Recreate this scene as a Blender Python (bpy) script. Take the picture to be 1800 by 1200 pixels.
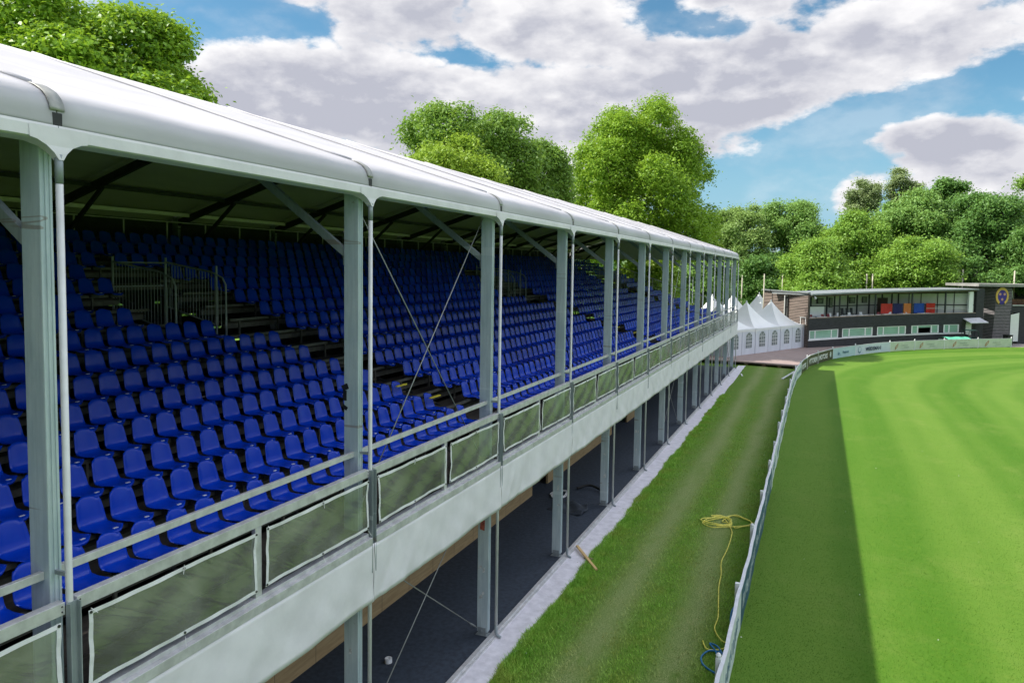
import bpy, math, random
import numpy as np
from mathutils import Vector, Matrix
R = math.radians
for o in list(bpy.data.objects): bpy.data.objects.remove(o)
sc = bpy.context.scene
col = sc.collection
rnd = random.Random(7)

# ------------------------------------------------------------------ camera
YAW, PIT, ROL = -0.39345, -0.06311, 0.014067
CAM = (6.3548, -4.6378, 8.1774)
F = Vector((math.sin(YAW)*math.cos(PIT), math.cos(YAW)*math.cos(PIT), math.sin(PIT)))
Rv = Vector((math.cos(YAW), -math.sin(YAW), 0)); Uv = Rv.cross(F)
R2 = Rv*math.cos(ROL)+Uv*math.sin(ROL); U2 = -Rv*math.sin(ROL)+Uv*math.cos(ROL)
cd = bpy.data.cameras.new('camera'); cam = bpy.data.objects.new('camera', cd); col.objects.link(cam)
M = Matrix.Identity(4)
for i in range(3):
    M[i][0] = R2[i]; M[i][1] = U2[i]; M[i][2] = -F[i]; M[i][3] = CAM[i]
cam.matrix_world = M
cd.sensor_width = 36; cd.lens = 1300.7/1800*36; cd.shift_y = -45.6/1800
cd.clip_start = .1; cd.clip_end = 3000
sc.camera = cam

# ------------------------------------------------------------------ light
SUN = Vector((-7.89, -2.74, 9.75)).normalized()
EL = math.asin(SUN.z); AZ = math.atan2(SUN.x, SUN.y)
sd = bpy.data.lights.new('sun', 'SUN'); sun = bpy.data.objects.new('sun', sd); col.objects.link(sun)
sd.energy = 4.9; sd.angle = R(.53); sd.color = (1, .95, .86)
sun.rotation_euler = SUN.to_track_quat('Z', 'Y').to_euler()
sc.view_settings.view_transform = 'Standard'; sc.view_settings.look = 'None'
sc.view_settings.exposure = 0.5; sc.view_settings.gamma = 1
sc.render.engine = 'CYCLES'
sc.cycles.max_bounces = 7; sc.cycles.transparent_max_bounces = 12

class NT:
    def __init__(s, tree): s.t = tree; s.N = tree.nodes; s.L = tree.links
    def n(s, typ, **kw):
        nd = s.N.new(typ)
        for k, v in kw.items(): setattr(nd, k, v)
        return nd
    def link(s, a, b): s.L.new(a, b)
    def put(s, sock, v):
        if isinstance(v, (int, float)): sock.default_value = v
        elif isinstance(v, (tuple, list)): sock.default_value = tuple(v) if len(sock.default_value) == len(v) else tuple(v)+(1,)
        else: s.L.new(v, sock)
    def m(s, op, a, b=0.0, c=0.0, clamp=False):
        nd = s.N.new('ShaderNodeMath'); nd.operation = op; nd.use_clamp = clamp
        for i, v in enumerate((a, b, c)): s.put(nd.inputs[i], v)
        return nd.outputs[0]
    def vm(s, op, a, b=(0, 0, 0)):
        nd = s.N.new('ShaderNodeVectorMath'); nd.operation = op
        s.put(nd.inputs[0], a)
        if op == 'SCALE': s.put(nd.inputs[3], b)
        else: s.put(nd.inputs[1], b)
        return nd.outputs[0]
    def mix(s, f, a, b, mode='MIX'):
        nd = s.N.new('ShaderNodeMix'); nd.data_type = 'RGBA'; nd.blend_type = mode; nd.clamp_factor = True
        s.put(nd.inputs[0], f); s.put(nd.inputs[6], a); s.put(nd.inputs[7], b)
        return nd.outputs[2]
    def ss(s, x, a, b):
        nd = s.N.new('ShaderNodeMapRange'); nd.interpolation_type = 'SMOOTHSTEP'
        s.put(nd.inputs[0], x); s.put(nd.inputs[1], a); s.put(nd.inputs[2], b)
        return nd.outputs[0]
    def noise(s, vec, scale, detail=4, rough=.55, dist=0.0, dim='3D'):
        nd = s.N.new('ShaderNodeTexNoise'); nd.noise_dimensions = dim
        if vec is not None: s.L.new(vec, nd.inputs['Vector'])
        nd.inputs['Scale'].default_value = scale; nd.inputs['Detail'].default_value = detail
        nd.inputs['Roughness'].default_value = rough; nd.inputs['Distortion'].default_value = dist
        return nd.outputs[0]
    def xyz(s, v):
        nd = s.N.new('ShaderNodeSeparateXYZ'); s.L.new(v, nd.inputs[0]); return nd.outputs
    def comb(s, x, y, z):
        nd = s.N.new('ShaderNodeCombineXYZ')
        for i, v in enumerate((x, y, z)): s.put(nd.inputs[i], v)
        return nd.outputs[0]

# ------------------------------------------------------------------ world: Nishita sky with clouds
w = bpy.data.worlds.new('World'); sc.world = w; w.use_nodes = True
T = NT(w.node_tree); T.N.clear()
sky = T.n('ShaderNodeTexSky', sky_type='NISHITA', sun_disc=False)
sky.sun_elevation = EL; sky.sun_rotation = AZ; sky.altitude = 50; sky.air_density = 1.0; sky.dust_density = .6; sky.ozone_density = 1.6
tc = T.n('ShaderNodeTexCoord'); D = tc.outputs['Generated']
dx, dy, dz = T.xyz(D)[:3]
az = T.m('ARCTAN2', dx, dy)
el = T.m('ARCSINE', T.m('MINIMUM', dz, .9999))
den = T.m('ADD', T.m('MAXIMUM', dz, 0.0), .16)
P = T.comb(T.m('MULTIPLY', dx, 3.1), T.m('MULTIPLY', dy, 3.1), T.m('MULTIPLY', dz, 6.2))
HOLES = [(-1.00,-0.7211,0.3001,0.0829,0.0202),(-0.75,-0.4510,0.2718,0.0678,0.0095),(-0.8,-0.3003,0.2607,0.0741,0.0082),(-1.25,-0.1237,0.3010,0.0850,0.0221),(-0.70,-0.2276,0.3115,0.0435,0.0163),(-1.00,-0.0199,0.1468,0.0703,0.0306),(-1.00,-0.1068,0.1037,0.0885,0.0356),(-1.00,0.0727,0.1910,0.0698,0.0141),(-1.00,0.1578,0.2110,0.0631,0.0133),(-0.90,0.0180,0.1685,0.0437,0.0199),(-0.30,-0.6060,0.1602,0.0513,0.0100),(-0.90,-0.0506,0.0708,0.0724,0.0354),(-0.50,-0.7963,0.3034,0.0387,0.0183),(0.90,-0.5695,0.1890,0.0370,0.0198),(0.60,-0.1082,0.1499,0.0516,0.0211),(0.40,0.0311,0.1565,0.0402,0.0120),(1.00,0.1499,0.1439,0.0691,0.0313),(0.90,0.0273,0.0938,0.0251,0.0273),(0.60,-0.1399,0.2612,0.0894,0.0331),(0.80,-0.3236,0.3003,0.2852,0.0396),(0.70,-0.6910,0.2040,0.2558,0.0405),(0.70,-0.1739,0.2080,0.1387,0.0277),(0.80,0.1103,0.2709,0.1080,0.0298),(0.60,-0.3969,0.1813,0.2238,0.0570)]
msum = 0.0
for (wt, a0, e0, sa, se) in HOLES:
    u = T.m('DIVIDE', T.m('SUBTRACT', az, a0), sa*1.05); v = T.m('DIVIDE', T.m('SUBTRACT', el, e0), se*1.05)
    q = T.m('ADD', T.m('MULTIPLY', u, u), T.m('MULTIPLY', v, v))
    g = T.m('MULTIPLY', T.m('EXPONENT', T.m('MULTIPLY', q, -.8)), wt)
    msum = T.m('ADD', msum, g)
def voro(vec, scale, sm=.6):
    nd = T.N.new('ShaderNodeTexVoronoi'); nd.feature = 'F1'; nd.inputs['Scale'].default_value = scale
    T.link(vec, nd.inputs['Vector']); return nd.outputs['Distance']
def cloud_density(vec):
    wn = T.N.new('ShaderNodeTexNoise'); wn.inputs['Scale'].default_value = 2.4; wn.inputs['Detail'].default_value = 3; wn.inputs['Roughness'].default_value = .6; T.link(vec, wn.inputs['Vector'])
    vv = T.vm('ADD', vec, T.vm('SCALE', T.vm('SUBTRACT', wn.outputs['Color'], (.5, .5, .5)), .55))
    n1 = T.m('MULTIPLY', T.m('SUBTRACT', T.noise(vec, .95, 2, .5), .5), 1.5)
    n2 = T.m('MULTIPLY', T.m('SUBTRACT', T.noise(vec, 3.2, 7, .62), .5), 1.25)
    b1 = T.m('MULTIPLY', T.m('SUBTRACT', .46, voro(vv, 2.2)), .5)
    b2 = T.m('MULTIPLY', T.m('SUBTRACT', .46, voro(vv, 5.5)), .26)
    return T.m('ADD', T.m('ADD', n1, n2), T.m('ADD', b1, b2))
d0 = cloud_density(P)
Poff = T.vm('ADD', P, (-.05, -.02, .12))
d1 = cloud_density(Poff)
dens = T.m('ADD', T.m('ADD', d0, .17), T.m('MULTIPLY', msum, .50))
alpha = T.m('MAXIMUM', T.ss(dens, -.06, .20), T.m('MULTIPLY', T.ss(d0, -.35, .2), .22))
thick = T.ss(dens, .05, .60)
lit = T.m('ADD', T.m('MULTIPLY', T.m('SUBTRACT', d0, d1), 1.9), .38, clamp=True)
edge = T.m('SUBTRACT', 1.0, thick)
shade_ = T.m('MULTIPLY', T.ss(T.noise(T.vm('ADD', P, (3.1, 1.7, .4)), 1.25, 4, .55), .44, .60), .42)
br = T.m('SUBTRACT', T.m('ADD', T.m('MULTIPLY', lit, .85), T.m('MULTIPLY', edge, .38)), T.m('MULTIPLY', shade_, T.ss(dens, .12, .4)), clamp=True)
ccol = T.mix(br, (.375, .385, .445), (.735, .727, .735))
skyc = T.mix(T.ss(dz, .25, -.02), T.vm('MULTIPLY', sky.outputs[0], (.056, .088, .092)), (.26, .43, .56))
fin = T.mix(alpha, skyc, ccol)
# unseen high sky on the field side, brightened to lift the shaded surfaces
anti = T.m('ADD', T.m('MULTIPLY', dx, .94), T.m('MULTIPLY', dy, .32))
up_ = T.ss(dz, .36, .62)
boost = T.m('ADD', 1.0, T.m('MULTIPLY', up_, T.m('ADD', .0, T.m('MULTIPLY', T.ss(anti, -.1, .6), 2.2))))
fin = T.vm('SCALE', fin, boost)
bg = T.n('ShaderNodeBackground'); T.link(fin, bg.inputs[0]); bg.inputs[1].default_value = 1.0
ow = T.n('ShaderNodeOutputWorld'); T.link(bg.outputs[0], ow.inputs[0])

# ------------------------------------------------------------------ materials
def mat(name, color, rough=.6, metal=0.0, var=.12, scale=3.0, bump=0.0, bscale=40.0, spec=.5, c2=None, stretch=None, detail=5):
    m = bpy.data.materials.new(name); m.use_nodes = True
    t = NT(m.node_tree); b = m.node_tree.nodes['Principled BSDF']
    co = t.n('ShaderNodeTexCoord').outputs['Object']
    geo = t.n('ShaderNodeNewGeometry').outputs['Position']
    v = geo
    if stretch: v = t.vm('MULTIPLY', geo, stretch)
    n = t.noise(v, scale, detail, .6)
    f = t.ss(n, .3, .7)
    a = tuple(max(0, c*(1-var)) for c in color); bb = c2 if c2 else tuple(min(1, c*(1+var)) for c in color)
    c = t.mix(f, a, bb)
    t.link(c, b.inputs['Base Color'])
    b.inputs['Roughness'].default_value = rough; b.inputs['Metallic'].default_value = metal
    b.inputs['Specular IOR Level'].default_value = spec
    if bump:
        bp = t.n('ShaderNodeBump'); bp.inputs['Strength'].default_value = bump; bp.inputs['Distance'].default_value = .02
        t.link(t.noise(v, bscale, 4, .6), bp.inputs['Height']); t.link(bp.outputs[0], b.inputs['Normal'])
    return m
def galv(name, c1, c2):
    m = bpy.data.materials.new(name); m.use_nodes = True
    t = NT(m.node_tree); b = m.node_tree.nodes['Principled BSDF']
    g = t.n('ShaderNodeNewGeometry').outputs['Position']
    big = t.ss(t.noise(t.vm('MULTIPLY', g, (1, 1, .35)), 2.2, 5, .65), .3, .7)
    streak = t.ss(t.noise(t.vm('MULTIPLY', g, (14, 14, .8)), 1.6, 4, .6), .35, .75)
    spang = t.noise(g, 26, 3, .6)
    c = t.mix(big, c1, c2)
    c = t.mix(t.m('MULTIPLY', streak, .35), c, (c1[0]*.55, c1[1]*.57, c1[2]*.6))
    spots = t.ss(t.noise(g, 5.5, 6, .7), .68, .74)
    c = t.mix(t.m('MULTIPLY', spots, .6), c, (.09, .07, .06))
    c = t.mix(t.m('MULTIPLY', spang, .25), c, (.42, .45, .46))
    hb = t.noise(t.vm('MULTIPLY', g, (.05, .4, 1)), 3.1, 3, .5)
    c = t.mix(t.m('MULTIPLY', t.m('MULTIPLY', t.ss(hb, .645, .655), t.ss(hb, .672, .66)), .55), c, (.20, .12, .07))
    c = t.mix(t.m('MULTIPLY', t.ss(hb, .335, .325), .35), c, (.72, .78, .80))
    t.link(c, b.inputs['Base Color'])
    b.inputs['Metallic'].default_value = .1
    t.link(t.m('ADD', t.m('MULTIPLY', spang, .35), .32), b.inputs['Roughness'])
    bp = t.n('ShaderNodeBump'); bp.inputs['Strength'].default_value = .12; bp.inputs['Distance'].default_value = .01
    t.link(spang, bp.inputs['Height']); t.link(bp.outputs[0], b.inputs['Normal'])
    return m
MT = {}
MT['galv'] = galv('galvanised_steel', (.46, .57, .62), (.66, .75, .77))
MT['galvd'] = galv('dark_galvanised_steel', (.20, .24, .255), (.34, .38, .39))
MT['alu'] = mat('aluminium', (.56, .555, .56), .42, .25, .16, 5, .08, 50)
MT['pipe'] = mat('white_pipe', (.66, .67, .66), .4, 0, .08, 3)
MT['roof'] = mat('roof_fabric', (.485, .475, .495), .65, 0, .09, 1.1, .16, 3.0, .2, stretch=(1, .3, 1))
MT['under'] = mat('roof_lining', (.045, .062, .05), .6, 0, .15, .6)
MT['valance'] = mat('valance_fabric', (.74, .715, .745), .55, 0, .07, 1.6, .15, 6)
MT['border'] = mat('panel_border', (.74, .735, .75), .45, 0, .06, 5)
MT['seat'] = None
MT['deck'] = mat('tier_planks', (.042, .034, .027), .75, 0, .35, 2.5, .2, 30, stretch=(6, 1, 1))
MT['beam'] = mat('tier_steel', (.11, .105, .09), .55, .3, .25, 6)
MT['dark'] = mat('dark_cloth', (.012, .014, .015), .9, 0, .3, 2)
MT['darksteel'] = mat('dark_steel', (.035, .04, .042), .6, .3, .2, 3)
MT['clip'] = mat('grey_clip', (.33, .33, .31), .5, .2, .2, 8, .1)
MT['white'] = mat('white_plastic', (.8, .8, .8), .4, 0, .03, 5)
MT['bolt'] = mat('bolt', (.05, .05, .05), .5, .5)
MT['fabdark'] = mat('rear_fabric', (.035, .044, .037), .8, 0, .2, 1)
MT['yellow'] = mat('yellow_nosing', (.65, .55, .04), .6, 0, .15, 6)
MT['cable'] = mat('wire_cable', (.30, .31, .30), .45, .4, .1, 6)
MT['tape'] = mat('tape', (.012, .012, .012), .6)

def seat_mat():
    m = bpy.data.materials.new('blue_seat_plastic'); m.use_nodes = True
    t = NT(m.node_tree); b = m.node_tree.nodes['Principled BSDF']
    g = t.n('ShaderNodeNewGeometry')
    ri = g.outputs['Random Per Island']
    n = t.noise(g.outputs['Position'], 7, 4, .6)
    c = t.mix(ri, (.0005, .021, .31), (.002, .054, .56))
    c = t.mix(t.m('MULTIPLY', t.ss(n, .5, .8), .3), c, (.008, .085, .50))
    dust = t.ss(t.noise(g.outputs['Position'], 28, 5, .7), .62, .8)
    c = t.mix(t.m('MULTIPLY', dust, .07), c, (.2, .28, .42))
    t.link(c, b.inputs['Base Color'])
    b.inputs['Roughness'].default_value = .24
    b.inputs['Specular IOR Level'].default_value = .28
    bp = t.n('ShaderNodeBump'); bp.inputs['Strength'].default_value = .08; bp.inputs['Distance'].default_value = .01
    t.link(t.noise(g.outputs['Position'], 60, 3, .6), bp.inputs['Height']); t.link(bp.outputs[0], b.inputs['Normal'])
    return m
MT['seat'] = seat_mat()

def pvc_mat():
    m = bpy.data.materials.new('clear_pvc'); m.use_nodes = True
    t = NT(m.node_tree); t.N.remove(m.node_tree.nodes['Principled BSDF'])
    out = m.node_tree.nodes['Material Output']
    g = t.n('ShaderNodeNewGeometry').outputs['Position']
    gs = t.vm('MULTIPLY', t.vm('ADD', g, t.vm('MULTIPLY', t.comb(0., t.xyz(g)[2], 0.), (0, 1.4, 0))), (1, 1.2, .7))
    h = t.noise(gs, 2.6, 3, .55, 1.2)
    bp = t.n('ShaderNodeBump'); bp.inputs['Strength'].default_value = .40; bp.inputs['Distance'].default_value = .04
    t.link(h, bp.inputs['Height'])
    gl = t.n('ShaderNodeBsdfGlossy'); gl.inputs['Roughness'].default_value = .16; gl.inputs['Color'].default_value = (.85, .9, .85, 1)
    t.link(bp.outputs[0], gl.inputs['Normal'])
    tr = t.n('ShaderNodeBsdfTransparent'); tr.inputs[0].default_value = (.86, .90, .82, 1)
    df = t.n('ShaderNodeBsdfDiffuse'); df.inputs[0].default_value = (.56, .57, .50, 1)
    t.link(bp.outputs[0], df.inputs['Normal'])
    fr = t.n('ShaderNodeFresnel'); fr.inputs[0].default_value = 1.7; t.link(bp.outputs[0], fr.inputs['Normal'])
    haze = t.ss(t.noise(g, 1.2, 3, .5, .5), .2, .9)
    m1 = t.n('ShaderNodeMixShader'); t.put(m1.inputs[0], t.m('ADD', t.m('MULTIPLY', haze, .30), .12)); t.link(tr.outputs[0], m1.inputs[1]); t.link(df.outputs[0], m1.inputs[2])
    m2 = t.n('ShaderNodeMixShader'); t.put(m2.inputs[0], t.m('ADD', t.m('MULTIPLY', fr.outputs[0], .9), .05, clamp=True)); t.link(m1.outputs[0], m2.inputs[1]); t.link(gl.outputs[0], m2.inputs[2])
    t.link(m2.outputs[0], out.inputs[0])
    return m
MT['pvc'] = pvc_mat()

def plywood_mat():
    m = bpy.data.materials.new('plywood'); m.use_nodes = True
    t = NT(m.node_tree); b = m.node_tree.nodes['Principled BSDF']
    g = t.n('ShaderNodeNewGeometry').outputs['Position']
    n = t.noise(t.vm('MULTIPLY', g, (1, .4, 5)), 3, 6, .6, .8)
    c = t.mix(t.ss(n, .3, .7), (.40, .27, .13), (.56, .40, .21))
    y = t.xyz(g)[1]
    fr = t.m('FRACT', t.m('DIVIDE', y, 1.25))
    ln = t.m('LESS_THAN', fr, .012)
    c = t.mix(ln, c, (.08, .055, .03))
    pan = t.noise(t.comb(t.m('FLOOR', t.m('DIVIDE', y, 1.25)), 0., 0.), 3.7, 1)
    c = t.mix(t.m('MULTIPLY', pan, .35), c, (.3, .2, .1))
    t.link(c, b.inputs['Base Color']); b.inputs['Roughness'].default_value = .65
    return m
MT['ply'] = plywood_mat()

# arena boundary distance: straight x=4.95 up to y=57, then bending right
def grass_mat(name, field):
    m = bpy.data.materials.new(name); m.use_nodes = True
    t = NT(m.node_tree); b = m.node_tree.nodes['Principled BSDF']
    g = t.n('ShaderNodeNewGeometry').outputs['Position']
    x, y, z = t.xyz(g)[:3]
    fine = t.noise(g, 38, 5, .7); mid = t.noise(g, 5.5, 6, .65); big = t.noise(g, .45, 4, .6)
    vfine = t.noise(t.vm('MULTIPLY', g, (1, 1, 1)), 110, 3, .7)
    if field:
        cx, cy, RR = 48.0, 52.0, 43.05
        yy = t.m('MAXIMUM', t.m('SUBTRACT', y, cy), 0.0); xx = t.m('MAXIMUM', t.m('SUBTRACT', cx, x), 0.0)
        r = t.m('SQRT', t.m('ADD', t.m('MULTIPLY', xx, xx), t.m('MULTIPLY', t.m('MULTIPLY', yy, yy), 1.0)))
        d = t.m('SUBTRACT', RR, r)
        wob = t.noise(t.vm('MULTIPLY', g, (.12, .04, .1)), 1.0, 3, .5)
        dd = t.m('ADD', d, t.m('MULTIPLY', wob, 1.1))
        s1 = t.m('SINE', t.m('MULTIPLY', dd, 1.05))
        s2 = t.m('SINE', t.m('ADD', t.m('MULTIPLY', dd, 3.3), 1.0))
        st = t.ss(t.m('ADD', t.m('MULTIPLY', s1, .75), t.m('MULTIPLY', s2, .35)), -.9, .9)
        base = t.mix(t.m('ADD', t.m('MULTIPLY', st, .75), t.m('MULTIPLY', big, .25)), (.048, .140, .005), (.125, .225, .028))
        base = t.mix(t.m('MULTIPLY', t.ss(mid, .45, .75), .4), base, (.12, .20, .018))
        base = t.mix(t.m('ADD', t.m('MULTIPLY', t.ss(fine, .3, .62), .35), .65), (.04, .10, .005), base)
        dark = t.m('MULTIPLY', t.ss(vfine, .5, .75), .3)
        strk = t.ss(t.noise(t.comb(t.m('MULTIPLY', d, 2.2), t.m('MULTIPLY', y, .05), 0.), 1.0, 4, .6), .38, .66)
        base = t.mix(t.m('MULTIPLY', strk, .05), base, (.18, .25, .05))
        worn = t.ss(t.noise(t.vm('MULTIPLY', g, (.45, .3, 1)), 1.0, 6, .7), .48, .72)
        base = t.mix(t.m('MULTIPLY', worn, .22), base, (.20, .245, .06))
        row = t.ss(t.noise(t.vm('MULTIPLY', g, (.6, 5, 1)), 1.6, 4, .65), .42, .66)
        base = t.mix(t.m('MULTIPLY', row, .22), base, (.05, .15, .008))
        c = t.mix(dark, base, (.125, .215, .03))
        clov = t.ss(t.noise(g, 9.0, 2, .5), .80, .82)
        c = t.mix(t.m('MULTIPLY', clov, .4), c, (.4, .45, .25))
    else:
        wb = t.m('MULTIPLY', t.m('SUBTRACT', t.noise(t.vm('MULTIPLY', g, (.3, .12, .3)), 1., 3), .5), 1.0)
        def track(x0, ww):
            q = t.m('DIVIDE', t.m('SUBTRACT', t.m('ADD', x, wb), x0), ww)
            return t.m('EXPONENT', t.m('MULTIPLY', t.m('MULTIPLY', q, q), -1.0))
        tr = t.m('MAXIMUM', track(2.05, .42), track(3.75, .42))
        tr = t.m('MULTIPLY', tr, t.ss(t.noise(t.vm('MULTIPLY', g, (1, .35, 1)), 1.6, 5, .65), .2, .5))
        patch = t.ss(t.noise(t.vm('MULTIPLY', g, (1, .7, 1)), 1.4, 6, .7), .42, .66)
        base = t.mix(mid, (.15, .31, .03), (.28, .46, .07))
        base = t.mix(t.m('MULTIPLY', patch, .75), base, (.30, .34, .06))
        base = t.mix(t.m('MULTIPLY', tr, .8), base, (.62, .60, .32))
        brown = t.ss(t.noise(g, 3.1, 5, .7), .62, .72)
        base = t.mix(t.m('MULTIPLY', brown, .7), base, (.30, .21, .10))
        c = t.mix(t.m('MULTIPLY', t.ss(fine, .35, .62), .5), (.06, .14, .012), base)
        c = t.mix(t.m('MULTIPLY', t.ss(vfine, .55, .75), .35), c, (.32, .42, .10))
    t.link(c, b.inputs['Base Color']); b.inputs['Roughness'].default_value = .85; b.inputs['Specular IOR Level'].default_value = .15
    bp = t.n('ShaderNodeBump'); bp.inputs['Strength'].default_value = .5; bp.inputs['Distance'].default_value = .04
    t.link(t.m('ADD', fine, t.m('MULTIPLY', vfine, .6)), bp.inputs['Height']); t.link(bp.outputs[0], b.inputs['Normal'])
    return m
MT['field'] = grass_mat('arena_turf', True); MT['bank'] = grass_mat('rough_turf', False)
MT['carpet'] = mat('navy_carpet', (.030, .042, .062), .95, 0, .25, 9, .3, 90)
MT['sheet'] = mat('white_ground_sheet', (.70, .68, .73), .55, 0, .12, 4, .45, 7)
MT['path'] = mat('paved_path', (.30, .26, .25), .85, 0, .15, 2, .2, 30)

# ------------------------------------------------------------------ mesh helpers
def tag(o, label=None, cat=None, group=None, kind=None):
    if label: o['label'] = label
    if cat: o['category'] = cat
    if group: o['group'] = group
    if kind: o['kind'] = kind
    return o
def empty(name, loc=(0, 0, 0), rz=0, label=None, cat=None, group=None):
    o = bpy.data.objects.new(name, None); col.objects.link(o); o.location = loc; o.rotation_euler = (0, 0, rz)
    return tag(o, label, cat, group)
class MB:
    def __init__(s): s.v = []; s.f = []; s.mi = []
    def quad(s, a, b, c, d, m=0):
        i = len(s.v); s.v += [a, b, c, d]; s.f.append((i, i+1, i+2, i+3)); s.mi.append(m); return s
    def poly(s, pts, m=0):
        i = len(s.v); s.v += list(pts); s.f.append(tuple(range(i, i+len(pts)))); s.mi.append(m); return s
    def box(s, x0, x1, y0, y1, z0, z1, m=0):
        i = len(s.v)
        s.v += [(x0, y0, z0), (x1, y0, z0), (x1, y1, z0), (x0, y1, z0), (x0, y0, z1), (x1, y0, z1), (x1, y1, z1), (x0, y1, z1)]
        for f in ((0, 3, 2, 1), (4, 5, 6, 7), (0, 1, 5, 4), (1, 2, 6, 5), (2, 3, 7, 6), (3, 0, 4, 7)):
            s.f.append(tuple(i+k for k in f)); s.mi.append(m)
        return s
    def bar(s, a, b, w, h, up=(0, 0, 1), m=0):
        a = Vector(a); b = Vector(b); d = (b-a).normalized(); up = Vector(up)
        if abs(d.dot(up)) > .98: up = Vector((1, 0, 0))
        sx = d.cross(up).normalized()*(w/2); sz = sx.cross(d).normalized()*(h/2); i = len(s.v)
        for p in (a, b):
            for (p1, p2) in ((-1, -1), (1, -1), (1, 1), (-1, 1)): s.v.append(tuple(p+sx*p1+sz*p2))
        for f in ((0, 1, 2, 3), (7, 6, 5, 4), (0, 4, 5, 1), (1, 5, 6, 2), (2, 6, 7, 3), (3, 7, 4, 0)):
            s.f.append(tuple(i+k for k in f)); s.mi.append(m)
        return s
    def tube(s, pts, r, n=8, m=0, caps=True):
        pts = [Vector(p) for p in pts]; rs = r if isinstance(r, (list, tuple)) else [r]*len(pts); i0 = len(s.v)
        prev = None
        for k, p in enumerate(pts):
            d = (pts[min(k+1, len(pts)-1)]-pts[max(k-1, 0)]).normalized()
            if prev is None:
                a = d.cross(Vector((0, 0, 1)));
                if a.length < .05: a = d.cross(Vector((1, 0, 0)))
            else: a = prev-d*prev.dot(d)
            a.normalize(); prev = a; b = d.cross(a)
            for j in range(n):
                t = 2*math.pi*j/n; s.v.append(tuple(p+(a*math.cos(t)+b*math.sin(t))*rs[k]))
        for k in range(len(pts)-1):
            for j in range(n):
                a = i0+k*n+j; b = i0+k*n+(j+1) % n; s.f.append((a, b, b+n, a+n)); s.mi.append(m)
        if caps:
            s.f.append(tuple(i0+j for j in range(n))[::-1]); s.mi.append(m)
            s.f.append(tuple(i0+(len(pts)-1)*n+j for j in range(n))); s.mi.append(m)
        return s
    def grid(s, fn, nu, nv, m=0):
        i0 = len(s.v)
        for a in range(nu+1):
            for b in range(nv+1): s.v.append(tuple(fn(a/nu, b/nv)))
        for a in range(nu):
            for b in range(nv):
                k = i0+a*(nv+1)+b; s.f.append((k, k+nv+1, k+nv+2, k+1)); s.mi.append(m)
        return s
    def prism(s, pts, z0, z1, m=0):
        n = len(pts); i = len(s.v)
        s.v += [(p[0], p[1], z0) for p in pts]+[(p[0], p[1], z1) for p in pts]
        s.f.append(tuple(range(i, i+n))[::-1]); s.f.append(tuple(range(i+n, i+2*n))); s.mi += [m, m]
        for k in range(n):
            s.f.append((i+k, i+(k+1) % n, i+n+(k+1) % n, i+n+k)); s.mi.append(m)
        return s
    def build(s, name, mats, parent=None, smooth=False, bevel=0, label=None, cat=None, group=None, kind=None):
        me = bpy.data.meshes.new(name); me.from_pydata([tuple(v) for v in s.v], [], s.f)
        if not isinstance(mats, (list, tuple)): mats = [mats]
        for m in mats: me.materials.append(m)
        if len(mats) > 1: me.polygons.foreach_set('material_index', s.mi)
        if smooth: me.polygons.foreach_set('use_smooth', [True]*len(me.polygons))
        me.update()
        o = bpy.data.objects.new(name, me); col.objects.link(o)
        if parent: o.parent = parent
        if bevel:
            b = o.modifiers.new('bevel', 'BEVEL'); b.width = bevel; b.segments = 2; b.limit_method = 'ANGLE'
        return tag(o, label, cat, group, kind)
def np_mesh(name, V, Fq, m, parent=None, smooth=False, **kw):
    """fast mesh from numpy quads or tris"""
    me = bpy.data.meshes.new(name); n = len(V); k = Fq.shape[1]
    me.vertices.add(n); me.vertices.foreach_set('co', V.astype(np.float32).ravel())
    me.loops.add(Fq.size); me.loops.foreach_set('vertex_index', Fq.astype(np.int32).ravel())
    me.polygons.add(len(Fq)); me.polygons.foreach_set('loop_start', (np.arange(len(Fq))*k).astype(np.int32))
    me.polygons.foreach_set('loop_total', np.full(len(Fq), k, np.int32))
    if smooth: me.polygons.foreach_set('use_smooth', np.ones(len(Fq), bool))
    me.materials.append(m); me.update(calc_edges=True); me.validate()
    o = bpy.data.objects.new(name, me); col.objects.link(o)
    if parent: o.parent = parent
    return tag(o, **kw)
def proj(x, y, z):
    d = Vector((x, y, z))-Vector(CAM); zz = d.dot(F)
    return 900+1300.7*d.dot(R2)/zz, 554.36-1300.7*d.dot(U2)/zz, zz

# ================================================================== SETTING
g = MB()
g.grid(lambda a, b: (-600+1200*a, -200+1200*b, -.035), 8, 8)
g.build('ground', MT['bank'], kind='structure')
# arena field right of the boundary fence
FEN = [(4.95, -30), (4.95, 5), (4.93, 20), (4.88, 35), (4.85, 48), (4.95, 54.8), (5.28, 60.2), (5.75, 64.5), (6.56, 68), (7.71, 72), (9.69, 76.3), (12.4, 81.2), (15.65, 85.4), (19.33, 89.04), (23.18, 92.5), (26.98, 95.5)]
def fence_at(s):
    return s
g = MB(); pts = [(p[0], p[1], 0.0) for p in FEN]+[(34, 100.2, 0), (60, 112, 0), (160, 130, 0), (160, -30, 0)]
g.poly(pts); field = g.build('field', MT['field'], kind='structure')
g = MB(); g.poly([(0.0, -30, -.004), (4.95, -30, -.004), (4.93, 20, -.004), (4.88, 35, -.004), (4.85, 48, -.004), (4.95, 54.8, -.004), (5.28, 60.2, -.004), (5.5, 63, -.004), (0.0, 63.5, -.004)])
g.build('grass_strip', MT['bank'], kind='structure')
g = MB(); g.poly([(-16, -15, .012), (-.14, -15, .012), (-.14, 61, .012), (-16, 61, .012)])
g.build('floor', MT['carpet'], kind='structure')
g = MB(); g.poly([(26.6, 95.6, .008), (60, 112, .008), (60, 122, .008), (30, 106, .008), (20, 97, .008)])
g.build('path', MT['path'], kind='structure')
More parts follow.
